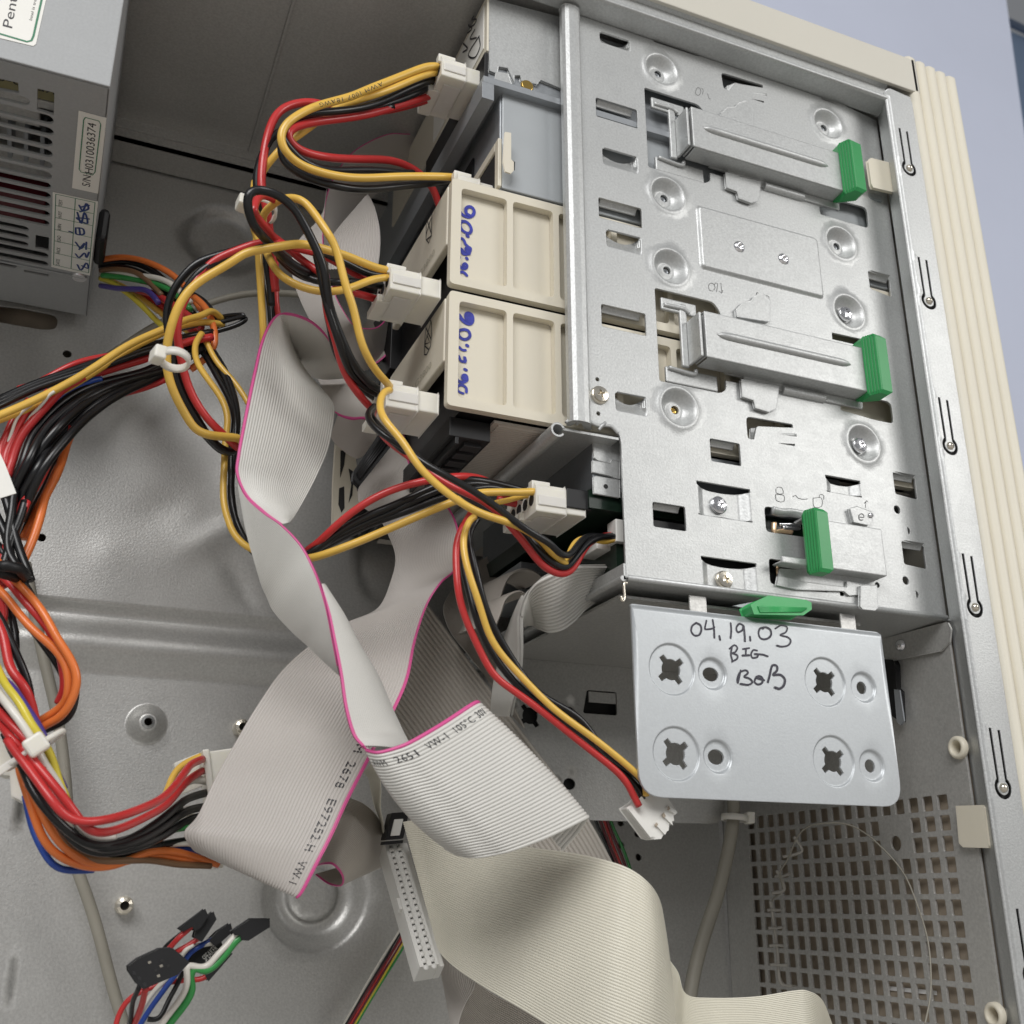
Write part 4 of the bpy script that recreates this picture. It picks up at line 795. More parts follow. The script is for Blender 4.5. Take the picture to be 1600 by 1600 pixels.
sl = [slotZ(298, 648, 698), slotZ(298, 715, 760), slotZ(292, 772, 822), slotZ(292, 838, 880), slotZ(290, 902, 944), slotZ(288, 960, 1003), slotZ(284, 1018, 1058), slotZ(282, 1072, 1112), slotZ(278, 1124, 1160), slotZ(278, 1176, 1210), slotZ(275, 1228, 1262),
      slotZ(165, 545, 592), slotZ(160, 1262, 1290), slotZ(160, 1305, 1332), slotZ(158, 1348, 1375), slotZ(270, 1408, 1440), slotZ(268, 1456, 1484), slotZ(95, 1462, 1494)]
sl += [pxZ([L(-60, 425), L(100, 460), L(105, 520), L(-60, 488)], 227), rr(pxZ([L(208, 492), L(302, 515), L(298, 640), L(206, 612)], 227), .5), rr(pxZ([L(198, 1305), L(272, 1320), L(270, 1395), L(196, 1378)], 227), .5), rr(pxZ([L(135, 1500), L(270, 1525), L(268, 1538), L(135, 1512)], 227), .3)]
sheet("vented_underside", [(-157, 1), (-10.2, 1), (-10.2, 143.4), (-157, 143.4)], sl, PSUM, psu, ZF(227.0), 0.9, step=9)
b = MB(); b.box((-156, -12), (112.8, 113.6), (226.2, 226.9)); b.build("cover_seam", PSUM, psu, bevel=.2)
b = MB(); b.box((-60, -24), (1.2, 20), (232, 240)); b.build("transformer_label", mat("olive_tape", (.30, .27, .13), .5), psu)
text_on("tape_print", "RL-35-01V", (-25.5, 16.2, 231.8), (-1, 0, 0), (0, -1, 0), 2.8, 22, INK, psu)
for i, (x0, x1, y0, y1, z_, m_) in enumerate(((-52, -30, 27, 40, 236, "g"), (-60, -34, 42, 60, 244, "g"), (-48, -26, 62, 76, 240, "g"), (-60, -28, 84, 104, 238, "r"), (-44, -25, 22, 26, 233, "g"))):
    b = MB(); b.box((x0, x1), (y0, y1), (z_, z_ + 12)); b.build("internal_component", ZINCP if m_ == "g" else WC['maroon'], psu, bevel=.5)
for i in range(7):
    b = MB(); b.box((-60 + i * 5, -58.6 + i * 5), (44, 60), (236, 244)); b.build("heatsink_fin", ZINCD, psu)
b = MB(); b.cyl(at(*L(440, 1540), 'Z', 226.9), (0, 0, -1), 3.2, .7, 20, r2=2.6); b.build("cover_screw", SCREW, psu, bevel=.2)
b = MB(); b.cyl(at(*L(160, 520), 'Z', 226.9) + Vector((0, 0, 0)), (0, 0, -1), .01, .01, 6)
# stickers
def paperZ(name, px, parent, m=PAPER, Z=226.85):
    b = MB(); b.prism([at(*p, 'Z', Z) for p in px], (0, 0, -.12)); return b.build(name, m, parent)
s1 = paperZ("serial_sticker", [L(437, 613), L(592, 655), L(545, 1075), L(400, 1043)], psu)
def lineZ(b, px, r, Z=226.68, smooth=False): stroke(b, [at(*p, 'Z', Z) for p in px], r, Vector((0, 0, -1)), smooth=smooth)
b = MB(); lineZ(b, [L(x, y) for x, y in ((475, 652), (550, 672), (560, 690), (528, 955), (515, 972), (450, 955), (440, 940), (465, 665), (475, 652))], .16); b.build("green_outline", GREENINK, s1)
def textZ(name, s, p0, p1, hpx, m, parent, Z=226.66):
    a, c = at(*p0, 'Z', Z), at(*p1, 'Z', Z); e = (c - a); up_ = at(*hpx, 'Z', Z) - a
    return text_on(name, s, a, e, up_ - e.normalized() * up_.dot(e.normalized()), (up_ - e.normalized() * up_.dot(e.normalized())).length, e.length, m, parent)
textZ("serial_text", "H0310036374", L(515, 968), L(535, 690), L(470, 958), INK, s1)
textZ("serial_prefix", "S/N:", L(500, 1040), L(508, 970), L(455, 1030), INK, s1)
s2 = paperZ("inspection_sticker", [L(293, 1065), L(545, 1120), L(500, 1530), L(285, 1482)], psu)
b = MB()
for f in (0, .16, .33, .5, .66, .83, 1):
    a = Vector(L(310, 1078)).lerp(Vector(L(297, 1470)), f); c = Vector(L(528, 1125)).lerp(Vector(L(492, 1515)), f); lineZ(b, [tuple(a), tuple(c)], .12)
for f in (0, .5, 1):
    a = Vector(L(310, 1078)).lerp(Vector(L(528, 1125)), f); c = Vector(L(297, 1470)).lerp(Vector(L(492, 1515)), f); lineZ(b, [tuple(a), tuple(c)], .12)
b.build("table_lines", GREENINK, s2)
b = MB()
for l in (((440, 1140), (460, 1170), (480, 1130), (490, 1160), (445, 1175)), ((450, 1150), (495, 1140)), ((430, 1180), (450, 1240), (470, 1180), (485, 1240), (425, 1210), (495, 1215)), ((420, 1270), (425, 1300), (465, 1300), (460, 1270), (420, 1265)), ((385, 1285), (400, 1290)), ((440, 1265), (445, 1300)),
          ((420, 1345), (450, 1380), (470, 1350), (440, 1385)), ((480, 1345), (478, 1385)), ((420, 1410), (440, 1430), (470, 1405), (480, 1430), (495, 1400)), ((430, 1470), (450, 1500), (480, 1460), (490, 1490), (455, 1475))): lineZ(b, [L(*p) for p in l], .35, smooth=True)
b.build("pen_scribble", mat("blue_pen", (.03, .06, .22), .5), s2)
for i, (y_, s_) in enumerate(((1130, "TEST"), (1195, "HI-POT"), (1265, "BURN"), (1330, "LOAD"), (1395, "PACK"), (1460, "DATE"))):
    textZ("cell_text", s_, L(345 - i * 3, y_ + 18), L(348 - i * 3, y_ - 18), L(325 - i * 3, y_ + 16), INK, s2)
b = MB(); b.prism([at(*p, 'Y', -.05) for p in (L(-60, 195), L(0, 213), L(185, 257), L(200, 245), L(262, -30), L(-60, -90))], (0, -.12, 0)); s3 = b.build("brand_sticker", PAPER, psu)
b = MB(); stroke(b, [at(*L(*p), 'Y', -.2) for p in ((-60, 170), (0, 188), (150, 232), (175, 225), (186, 200), (240, -40))], .28, smooth=False); b.build("green_outline", GREENINK, s3)
def textY(name, s, p0, p1, ph, m, parent, Y=-.22):
    a, c, u_ = at(*p0, 'Y', Y), at(*p1, 'Y', Y), at(*ph, 'Y', Y); e = (c - a).normalized(); v = u_ - a; v = v - e * v.dot(e); return text_on(name, s, a, e, v, v.length, (c - a).length, m, parent)
textY("brand_text", "Pentium", L(68, 158), L(122, -150), L(14, 145), INK, s3)
textY("small_text", "Intel is trademark", L(178, 114), L(222, -90), L(162, 110), INK, s3)
b = MB(); b.cyl(at(*L(570, 1380), 'Z', 228), (1, 0, 0), 9.5, 4, 24); b.lathe(at(*L(570, 1380), 'Z', 228), (1, 0, 0), [(9.5, 0), (10.5, 1), (10.5, 3), (7, 5)], 24)
gr = at(*L(575, 1400), 'Z', 232)
b = MB(); b.obox((-10, gr.y - 15, 228), (4, 0, 0), (0, 20, 0), (0, 0, 14)); b.build("cable_grommet", BLACK, psu, bevel=2.5)
# ================================================================ CABLES: helpers
def surf(secs, per=6):
    """two edge curves (lists of Vectors) and bulges through the given sections"""
    a = []; b_ = []; bl = []
    for s_ in secs:
        if isinstance(s_[0], Vector): a.append(s_[0]); b_.append(s_[1]); bl.append(s_[2] if len(s_) > 2 else 0)
        else: a.append(at(s_[0], s_[1], 'Y', s_[2])); b_.append(at(s_[3], s_[4], 'Y', s_[5])); bl.append(s_[6] if len(s_) > 6 else 0)
    A_, B_ = cr(a, per=per), cr(b_, per=per); n = len(A_); Bl = []
    for i in range(n): f = i / (n - 1) * (len(bl) - 1); k = min(int(f), len(bl) - 2); Bl.append(bl[k] + (bl[k + 1] - bl[k]) * (f - k))
    def ev(i, t):
        i = max(0, min(n - 1.0001, i)); k = int(i); f = i - k
        p = A_[k].lerp(A_[k + 1], f).lerp(B_[k].lerp(B_[k + 1], f), t); bu = Bl[k] + (Bl[k + 1] - Bl[k]) * f
        if bu:
            al = (A_[k + 1] - A_[k] + B_[k + 1] - B_[k]); ac = B_[k] - A_[k]; nn = al.cross(ac)
            if nn.length > 1e-9:
                nn.normalize(); nn = nn if nn.y < 0 else -nn; p = p + nn * bu * 4 * t * (1 - t)
        return p
    return ev, n
def ribbon(name, patches, nc, m, parent=None, pink=True, r=None, per=6, flip=False):
    """flat cable: each conductor is a ridge; several patches may be joined into the one cable"""
    V_ = []; F_ = []; Mi = []; evs = []
    for secs in patches:
        ev, n = surf(secs, per); evs.append((ev, n)); rad = r if r else 0.32
        prof = [(0.0, -.55), (.14, .50), (.5, 1.0), (.86, .50)]; cols = [((c + t) / nc, h) for c in range(nc) for t, h in prof] + [(1.0, 0.0)]
        nv = len(cols); base = len(V_)
        for i in range(n):
            pa, pb = ev(i, 0), ev(i, 1); al = (ev(min(i + 1, n - 1), .5) - ev(max(i - 1, 0), .5)); nn = al.cross(pb - pa)
            if nn.length < 1e-9: nn = Vector((0, -1, 0))
            nn.normalize()
            if i and nn.dot(last) < 0: nn = -nn
            last = nn; row = [ev(i, t) for t, h in cols]; k = min(1.0, (pb - pa).length / (nc * .45))
            V_ += [p + nn * (rad * (.25 + .75 * h)) * k for p, (t, h) in zip(row, cols)] + [p - nn * (rad * (.25 + .75 * h)) * k for p, (t, h) in zip(row, cols)]
        w2 = 2 * nv
        for i in range(n - 1):
            o0 = base + i * w2; o1 = o0 + w2
            for j in range(nv - 1):
                mi = 1 if pink and j < 4 * max(1, round(nc / 40)) + (1 if nc > 60 else 0) else 0
                F_.append((o0 + j, o0 + j + 1, o1 + j + 1, o1 + j)); Mi.append(mi); F_.append((o0 + nv + j + 1, o0 + nv + j, o1 + nv + j, o1 + nv + j + 1)); Mi.append(mi)
            F_.append((o0, o1, o1 + nv, o0 + nv)); Mi.append(1 if pink else 0); F_.append((o0 + nv - 1, o0 + 2 * nv - 1, o1 + 2 * nv - 1, o1 + nv - 1)); Mi.append(0)
    o = mesh(name, V_, F_, [m, PINK], parent, smooth=True, mats=Mi); return o, evs
def ribbon_text(name, ev, n, s_, i0, i1, t0, t1, parent, m=INK, off=.42, flipn=False):
    """printing that follows the cable: x of the text runs along, y across"""
    vs, fs = text_geo(s_, spacing=1.1); x0 = min(v.x for v in vs); x1 = max(v.x for v in vs); y0 = min(v.y for v in vs); y1 = max(v.y for v in vs); out = []
    for v in vs:
        i = i0 + (v.x - x0) / (x1 - x0) * (i1 - i0); t = t0 + (v.y - y0) / (y1 - y0) * (t1 - t0); p = ev(i, t)
        al = ev(i + .5, t) - ev(i - .5, t); nn = al.cross(ev(i, 1) - ev(i, 0)).normalized()
        vw = (Vector((0, -D, 0)) - p)
        if nn.dot(vw) < 0: nn = -nn
        out.append(p + nn * off)
    return mesh(name, out, fs, m, parent)
def wire(color, pts, Y, parent, wpx=12.5, name="wire", per=6):
    """round wire through image points; Y is a depth or a list of depths spread over the points"""
    n = len(pts); ys = [Y] * n if not isinstance(Y, (list, tuple)) else [Y[min(int(i / (n - 1) * (len(Y) - 1)), len(Y) - 2)] * (1 - (i / (n - 1) * (len(Y) - 1) - min(int(i / (n - 1) * (len(Y) - 1)), len(Y) - 2))) + Y[min(int(i / (n - 1) * (len(Y) - 1)), len(Y) - 2) + 1] * (i / (n - 1) * (len(Y) - 1) - min(int(i / (n - 1) * (len(Y) - 1)), len(Y) - 2)) for i in range(n)]
    P_ = [at(p[0], p[1], 'Y', y) for p, y in zip(pts, ys)]; rad = wpx / 2 * (sum(zc(p) for p in P_) / n) / F; C_ = cr(P_, per=per)
    for _ in range(10): C_ = [C_[0]] + [(C_[i - 1] + C_[i] * 2 + C_[i + 1]) / 4 for i in range(1, len(C_) - 1)] + [C_[-1]]
    ph = random.random() * 6; sg = random.uniform(.12, .3); C_ = [q + Vector((math.sin(i * .31 + ph), math.sin(i * .23 + 2 * ph), math.cos(i * .27 + ph))) * sg * min(1, i / 6, (len(C_) - 1 - i) / 6) for i, q in enumerate(C_)]
    b = MB(); b.tube(C_, rad, 10); return b.build(name, WC[color] if isinstance(color, str) else color, parent, True)
def cv(f, *pts): return [f(*p) for p in pts]
def molex(px, py, Y, parent, Lx=17.5, W=20.5, Hh=8.6, name="power_plug", tilt=0.0):
    """four pole plug whose near top right corner shows at the pixel; it points to +X and its long side runs into the case"""
    p = at(px, py, 'Y', Y); x1, y0, z1 = p.x, p.y, p.z; x0 = x1 - Lx; z0 = z1 - Hh
    b = MB()
    b.prism([(x0, y0 + .8, z1), (x0, y0, z1 - 1.4), (x0, y0, z0 + .0), (x0, y0 + W, z0), (x0, y0 + W, z1 - 1.4), (x0, y0 + W - .8, z1)], (Lx * .60, 0, 0))
    b.prism([(x0 + Lx * .60, y0 + 1.5, z1 - .5), (x0 + Lx * .60, y0 + .7, z1 - 1.6), (x0 + Lx * .60, y0 + .7, z0 + .7), (x0 + Lx * .60, y0 + W - .7, z0 + .7), (x0 + Lx * .60, y0 + W - .7, z1 - 1.6), (x0 + Lx * .60, y0 + W - 1.5, z1 - .5)], (Lx * .40, 0, 0))
    o = b.build(name, MOLEX, parent, bevel=.45)
    b = MB(); b.box((x0 - .9, x0 + 5.5), (y0 + .4, y0 + 3.4), (z1 - 2.6, z1 + .9)); b.box((x0 - 1.6, x0 + 3), (y0 + W * .38, y0 + W), (z0 - .5, z0 + 2.2)); b.box((x0 + 1, x0 + Lx * .6), (y0 - .5, y0 + .1), (z0 + 2.2, z0 + 5.6)); b.box((x0 + 2.5, x0 + 9), (y0 + 4, y0 + W - 3), (z0 - .45, z0)); b.build("plug_ridge", MOLEX, o, bevel=.3)
    for k in range(4):
        b = MB(); b.cyl((x0 - .1, y0 + 2.9 + k * 5.0, (z0 + z1) / 2 - .3), (1, 0, 0), 1.9, .15, 14); b.build("wire_hole", DARK, o)
    return o, [Vector((x0, y0 + 2.9 + k * 5.0, (z0 + z1) / 2 - .3)) for k in range(4)]
def tie(c, ax, r, parent, m=MOLEX, w_=2.4, head=True, hd=None):
    """cable tie: a band round the bundle with its locking head"""
    c, ax = Vector(c), Vector(ax).normalized(); b = MB(); b.lathe(c - ax * w_ / 2, ax, [(r, 0), (r + .9, 0), (r + .9, w_), (r, w_), (r, 0)], 30)
    o = b.build("cable_tie", m, parent, True)
    if head:
        hd = Vector(hd).normalized(); s_ = ax.cross(hd).normalized(); b = MB(); b.obox(c + hd * (r - .3) - s_ * 2.3 - ax * 2.3, s_ * 4.6, hd * 3.6, ax * 4.6); b.build("tie_head", m, o, bevel=.6)
    return o
Z2 = lambda x, y: (360 + x / 6.154, 250 + y / 6.154)
Z3 = lambda x, y: (x / 7.273, 580 + y / 7.273)
Z4 = lambda x, y: (x / 7.273, 1000 + y / 7.273)
Z7 = lambda x, y: (700 + x / 5.333, 800 + y / 5.333)
def px(*l):
    """sections from (crop function, x, y, Y, x, y, Y[, bulge]) rows"""
    out = []
    for f, a, b_, y, c, d_, y2, *r_ in l: p, q = f(a, b_), f(c, d_); out.append((p[0], p[1], y, q[0], q[1], y2, *(r_ or [0])))
    return out
I0 = lambda x, y: (x, y)
# ================================================================ RIBBON CABLES
t = thing("ribbon_cable", "front white ribbon cable with pink edge, looping over and twisting down the middle", "ribbon cable", "grey ribbon cables")
pA = px((I0, 521, 546, 45, 540, 590, 80), (I0, 510, 524, 35, 503, 592, 80), (I0, 490, 504, 28, 482, 585, 80), (I0, 467, 493, 24, 468, 574, 78), (I0, 445, 489, 22, 462, 560, 74), (I0, 431, 493, 20, 470, 570, 68), (I0, 417, 512, 18, 485, 590, 62), (I0, 406, 540, 16, 505, 612, 56),
        (I0, 399, 569, 15, 520, 632, 52), (I0, 390, 610, 14, 521, 655, 48), (I0, 380, 660, 13, 512, 702, 42), (I0, 371, 710, 12, 497, 738, 36), (I0, 369, 740, 12, 482, 768, 32), (I0, 384, 774, 12, 467, 795, 26), (I0, 412, 800, 11, 458, 810, 20), (I0, 441, 819, 9, 452, 817, 12))
pB = px((I0, 369, 744, 13, 371, 757, 13), (I0, 384, 775, 12, 385, 830, 16), (I0, 412, 800, 10, 400, 884, 18), (I0, 440, 819, 8, 408, 912, 20), (I0, 470, 850, 6, 417, 932, 22), (I0, 490, 886, 4, 428, 955, 24), (I0, 503, 920, 3, 455, 985, 24), (I0, 513, 957, 2.5, 483, 1010, 22), (I0, 521, 1000, 2.5, 507, 1033, 17), (I0, 527, 1040, 2.5, 531, 1056, 8))
pC = px((I0, 502, 912, 2.5, 508, 912, 3.5), (I0, 513, 957, 2, 536, 960, 14, 1), (I0, 522, 1003, 1, 560, 1008, 22, 2), (I0, 531, 1050, 0, 589, 1055, 27, 2), (I0, 539, 1105, -1, 614, 1112, 29, 2), (I0, 551, 1147, -1, 633, 1152, 29, 2), (I0, 566, 1166, -1, 648, 1178, 27, 1))
pD = px((I0, 563, 1164, 0, 697, 1328, 10, 3), (I0, 574, 1170, -2, 718, 1337, 4, 3), (I0, 590, 1173, -4, 742, 1341, 0, 2), (I0, 615, 1167, -5, 773, 1337, -2, 2), (I0, 642, 1156, -6, 808, 1328, -4, 2), (I0, 690, 1128, -6, 862, 1307, -4, 1.5), (I0, 736, 1098, -4, 915, 1281, -1, 1), (I0, 746, 1096, 0, 918, 1281, 4, 1), (I0, 740, 1108, 7, 904, 1302, 10, 1), (I0, 715, 1130, 12, 880, 1330, 14, 0))
o1, ev1 = ribbon("cable_upper_loop", [pA, pB, pC], 35, RIBW, t, per=7, r=.50)
o2, ev2 = ribbon("cable_front_fold", [pD], 40, RIBW, t, r=.42, per=8)
e_, n_ = ev2[0]
ribbon_text("printed_text", e_, n_, "2651", 20, 30.5, .118, .068, o2, bpy.data.materials["black_ink"])
ribbon_text("printed_text", e_, n_, "VW-1", 33.5, 38.5, .115, .065, o2)
ribbon_text("printed_text", e_, n_, "105°C", 40.5, 45.0, .112, .062, o2)
ribbon_text("printed_text", e_, n_, "30V", 46, 49.0, .11, .06, o2)
ribbon_text("printed_text", e_, n_, "AWM", 8, 16, .115, .068, o2)
t = thing("ribbon_cable", "grey ribbon cable printed 2678 E97252-H VW-1, hanging to the lower left", "ribbon cable", "grey ribbon cables")
pE = px((I0, 622, 655, 72, 575, 690, 85), (I0, 631, 676, 66, 580, 732, 80), (I0, 639, 721, 60, 561, 763, 78), (I0, 661, 749, 55, 563, 788, 76), (I0, 698, 788, 48, 590, 808, 74), (I0, 715, 822, 44, 604, 830, 72), (I0, 718, 860, 43, 618, 868, 72), (I0, 712, 890, 46, 612, 905, 72), (I0, 690, 910, 52, 590, 952, 70), (I0, 668, 945, 53, 540, 975, 66),
        (I0, 650, 1000, 50, 492, 1003, 64), (I0, 638, 1060, 46, 441, 1048, 60), (I0, 616, 1112, 42, 400, 1106, 58, 1), (I0, 578, 1186, 36, 368, 1160, 56, 1.5), (I0, 545, 1250, 32, 337, 1215, 53, 1.5), (I0, 520, 1305, 30, 309, 1274, 51, 1), (I0, 497, 1350, 29, 288, 1300, 50, 0), (I0, 474, 1394, 30, 298, 1322, 53, 0), (I0, 466, 1402, 33, 312, 1330, 58, 0), (I0, 480, 1385, 44, 335, 1322, 70, 0))
o1, ev1 = ribbon("cable", [pE], 40, RIB, t, per=7, r=.46)
e_, n_ = ev1[0]
ribbon_text("printed_text", e_, n_, "AWM", 86, 90.5, .135, .072, o1); ribbon_text("printed_text", e_, n_, "2678", 92, 96.5, .135, .072, o1); ribbon_text("printed_text", e_, n_, "E97252-H", 98.6, 109.6, .135, .072, o1); ribbon_text("printed_text", e_, n_, "VW-1", 112.2, 117.6, .135, .072, o1)
t = thing("ribbon_cable", "dark curled end of ribbon cable with a pink rim, behind the hanging printed cable", "ribbon cable", "grey ribbon cables")
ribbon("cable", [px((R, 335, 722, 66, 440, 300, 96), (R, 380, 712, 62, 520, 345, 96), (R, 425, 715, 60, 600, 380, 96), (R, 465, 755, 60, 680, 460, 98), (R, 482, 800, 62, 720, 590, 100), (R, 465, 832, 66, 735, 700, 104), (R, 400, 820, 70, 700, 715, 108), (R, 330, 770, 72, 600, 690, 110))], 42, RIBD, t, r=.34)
t = thing("ribbon_cable", "wide ridged taupe ribbon cable slanting down behind the front cable to the right", "ribbon cable", "grey ribbon cables")
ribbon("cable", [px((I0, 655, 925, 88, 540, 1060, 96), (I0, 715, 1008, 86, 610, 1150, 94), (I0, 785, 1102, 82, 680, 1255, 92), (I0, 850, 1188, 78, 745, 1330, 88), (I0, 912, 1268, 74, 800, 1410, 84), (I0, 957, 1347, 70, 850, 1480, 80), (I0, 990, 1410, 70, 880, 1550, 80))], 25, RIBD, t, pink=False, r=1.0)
t = thing("ribbon_cable", "finely ridged ribbon cable strip just left of the thin red, black and yellow leads", "ribbon cable", "grey ribbon cables")
ribbon("cable", [px((Z7, 560, 250, 96, 250, 420, 100), (Z7, 480, 420, 94, 180, 560, 98), (Z7, 400, 600, 92, 60, 640, 96), (Z7, 330, 800, 90, 0, 700, 94), (Z7, 330, 1000, 88, -40, 820, 92), (Z7, 400, 1200, 86, 20, 1000, 90), (Z7, 480, 1420, 84, 160, 1180, 88), (Z7, 540, 1600, 82, 330, 1400, 86), (Z7, 640, 1800, 82, 460, 1620, 86))], 34, RIBD, t, pink=False, r=.6)
t = thing("ribbon_cable", "wavy grey ribbon cable coming out under the cage behind the red lead", "ribbon cable", "grey ribbon cables")
ribbon("cable", [px((Z7, 1560, 445, 20, 1560, 520, 30), (Z7, 1475, 445, 19, 1475, 562, 30), (Z7, 1300, 445, 17, 1340, 675, 30), (Z7, 1080, 447, 14, 1150, 800, 29), (Z7, 950, 475, 13, 1045, 910, 28), (Z7, 860, 510, 13, 950, 980, 28), (Z7, 780, 550, 14, 850, 1000, 30), (Z7, 715, 605, 16, 770, 970, 34), (Z7, 660, 680, 18, 715, 937, 38), (Z7, 622, 770, 20, 660, 933, 40), (Z7, 603, 860, 22, 615, 945, 42)),
                 px((Z7, 640, 700, 20, 600, 770, 46), (Z7, 606, 850, 22, 545, 900, 50), (Z7, 603, 1000, 24, 480, 1080, 60), (Z7, 606, 1150, 28, 440, 1230, 64), (Z7, 595, 1330, 34, 400, 1400, 68), (Z7, 545, 1570, 42, 380, 1560, 70), (Z7, 520, 1700, 50, 370, 1700, 76))], 16, RIBW, t, pink=False, r=1.1)
for lab, cc, yy in (("outer of the two edge-on loops of ribbon cable left of the wavy one", ((360, 960), (400, 850), (440, 700), (490, 570), (560, 500), (640, 480), (720, 500), (800, 560)), 50), ("inner of the two edge-on loops of ribbon cable left of the wavy one", ((400, 940), (440, 840), (480, 730), (540, 680), (600, 665), (650, 690)), 42)):
    t = thing("ribbon_cable", lab, "ribbon cable", "grey ribbon cables")
    ps = [at(*Z7(*q), 'Y', yy) for q in cc]; ribbon("cable", [[(p, p + Vector((-2 + i * .6, 26, 3)), 0) for i, p in enumerate(ps)]], 20, RIBD, t, pink=False, r=.6)
# upper ribbon cables behind the power plugs
t = thing("ribbon_cable", "shaded ribbon cable with pink edge leaving the drives at the top", "ribbon cable", "grey ribbon cables")
ribbon("cable", [px((I, 1040, 660, 96, 960, 900, 104), (I, 985, 715, 95, 905, 940, 104), (I, 920, 742, 94, 850, 985, 104), (I, 830, 742, 92, 780, 1010, 102), (I, 740, 742, 90, 720, 1040, 101), (I, 620, 790, 88, 650, 1095, 100), (I, 520, 860, 86, 600, 1150, 98), (I, 440, 970, 84, 540, 1230, 98), (I, 395, 1080, 84, 490, 1320, 97), (I, 372, 1230, 84, 470, 1400, 96), (I, 375, 1400, 86, 480, 1500, 96))], 50, RIB, t, r=.3)
t = thing("ribbon_cable", "fan shaped fold of pale ribbon cable left of the upper cream drive", "ribbon cable", "grey ribbon cables")
ribbon("cable", [px((I, 622, 1080, 78, 606, 1092, 80), (I, 655, 1140, 76, 560, 1150, 82), (I, 680, 1230, 74, 480, 1240, 84), (I, 690, 1310, 73, 420, 1320, 84), (I, 688, 1400, 72, 400, 1400, 84), (I, 678, 1480, 72, 400, 1500, 84))], 18, RIB, t, pink=False, r=.5)
t = thing("ribbon_cable", "pale ribbon cable with pink edge passing behind the crossing yellow leads", "ribbon cable", "grey ribbon cables")
ribbon("cable", [px((Z2, 930, 260, 84, 925, 280, 84), (Z2, 905, 500, 80, 870, 540, 82), (Z2, 890, 700, 78, 650, 780, 82), (Z2, 900, 880, 76, 592, 950, 80), (Z2, 950, 1100, 74, 600, 1140, 78), (Z2, 1020, 1320, 72, 680, 1370, 78), (Z2, 1140, 1530, 70, 800, 1600, 78), (J, 560, 390, 72, 430, 560, 82), (J, 640, 402, 74, 560, 640, 84), (J, 700, 375, 78, 680, 600, 88), (J, 760, 290, 84, 780, 500, 94), (J, 800, 200, 90, 860, 390, 98))], 40, RIB, t, r=.38)
t = thing("ribbon_cable", "dark ribbon cable with pink rim sweeping under the middle power plug", "ribbon cable", "grey ribbon cables")
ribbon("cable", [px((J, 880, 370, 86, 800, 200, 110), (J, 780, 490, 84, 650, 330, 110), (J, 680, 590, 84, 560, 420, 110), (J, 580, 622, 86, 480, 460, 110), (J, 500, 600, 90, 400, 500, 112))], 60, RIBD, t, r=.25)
t = thing("ribbon_cable", "short flat grey piece of ribbon cable left of the lowest of the three upper plugs", "ribbon cable", "grey ribbon cables")
ribbon("cable", [px((J, 440, 870, 58, 330, 660, 92), (J, 480, 892, 58, 440, 650, 92), (J, 540, 905, 58, 540, 640, 92), (J, 610, 902, 58, 640, 720, 92), (J, 680, 940, 60, 700, 800, 92)), px((J, 455, 882, 57, 412, 1000, 70), (J, 530, 906, 57, 450, 1052, 72), (J, 610, 903, 57, 560, 1125, 74), (J, 680, 965, 58, 650, 1060, 76))], 60, RIB, t, r=.2)
b = MB(); b.prism([at(*J(*q), 'Y', 88) for q in ((448, 1040), (500, 1080), (548, 1120), (560, 1200), (545, 1260), (582, 1390), (500, 1440), (430, 1500), (435, 1250))], (0, 2, 0))
t = thing("plastic_guide", "cream plastic piece with dark slots below the short flat ribbon cable", "plastic guide"); b.build("body", CREAM, t, bevel=.4)
for q in (((470, 1080), (500, 1080), (490, 1160), (468, 1230)), ((462, 1290), (490, 1280), (492, 1400), (475, 1425), (458, 1380)), ((515, 1180), (545, 1200), (535, 1330), (515, 1370), (530, 1270))):
    b = MB(); b.prism([at(*J(*p), 'Y', 87.8) for p in q], (0, .5, 0)); b.build("slot", DARK, t)
b = MB(); b.prism([at(*J(*q), 'Y', 52) for q in ((690, 1000), (745, 1045), (575, 1258), (552, 1235), (556, 1200))], (0, 3, 0)); t = thing("cable_sleeve", "short flat black sleeve lying on the ribbon cable under the third plug", "sleeve"); b.build("sleeve", BLACK, t, bevel=.8)
b = MB()
for k in range(4): b.tube([at(*J(700 + k * 11, 1008 + k * 8), 'Y', 51.6), at(*J(562 + k * 4, 1212 + k * 8), 'Y', 51.6)], .5, 6)
b.build("sleeve_ribs", BLACK, t, True)
# yellowed ribbon cable at the bottom and its white connector
t = thing("ribbon_cable", "wide yellowed ribbon cable with a long white socket at its end", "ribbon cable", "grey ribbon cables")
pF = px((I0, 630, 1284, 72, 684, 1482, 58), (I0, 655, 1282, 69, 692, 1494, 55), (I0, 700, 1296, 60, 715, 1515, 49, 1), (I0, 760, 1316, 50, 760, 1545, 40, 2), (I0, 830, 1324, 36, 820, 1580, 28, 3), (I0, 898, 1333, 22, 880, 1617, 16, 3), (I0, 950, 1345, 11, 930, 1645, 8, 3), (I0, 985, 1358, 6, 970, 1665, 4, 3), (I0, 1012, 1378, 6, 1005, 1680, 5, 3), (I0, 1028, 1402, 13, 1038, 1690, 11, 2), (I0, 1035, 1432, 24, 1058, 1695, 24, 1), (I0, 1032, 1450, 36, 1050, 1700, 36, 0))
pG = px((I0, 1030, 1470, 42, 1035, 1640, 40), (I0, 1046, 1499, 40, 1042, 1660, 38), (I0, 1060, 1520, 38, 1056, 1670, 36), (I0, 1072, 1553, 36, 1072, 1680, 34), (I0, 1110, 1559, 34, 1105, 1690, 32), (I0, 1180, 1557, 30, 1175, 1700, 30), (I0, 1238, 1548, 26, 1232, 1700, 28), (I0, 1262, 1548, 26, 1262, 1690, 28), (I0, 1284, 1562, 30, 1280, 1690, 32), (I0, 1300, 1600, 36, 1300, 1690, 38))
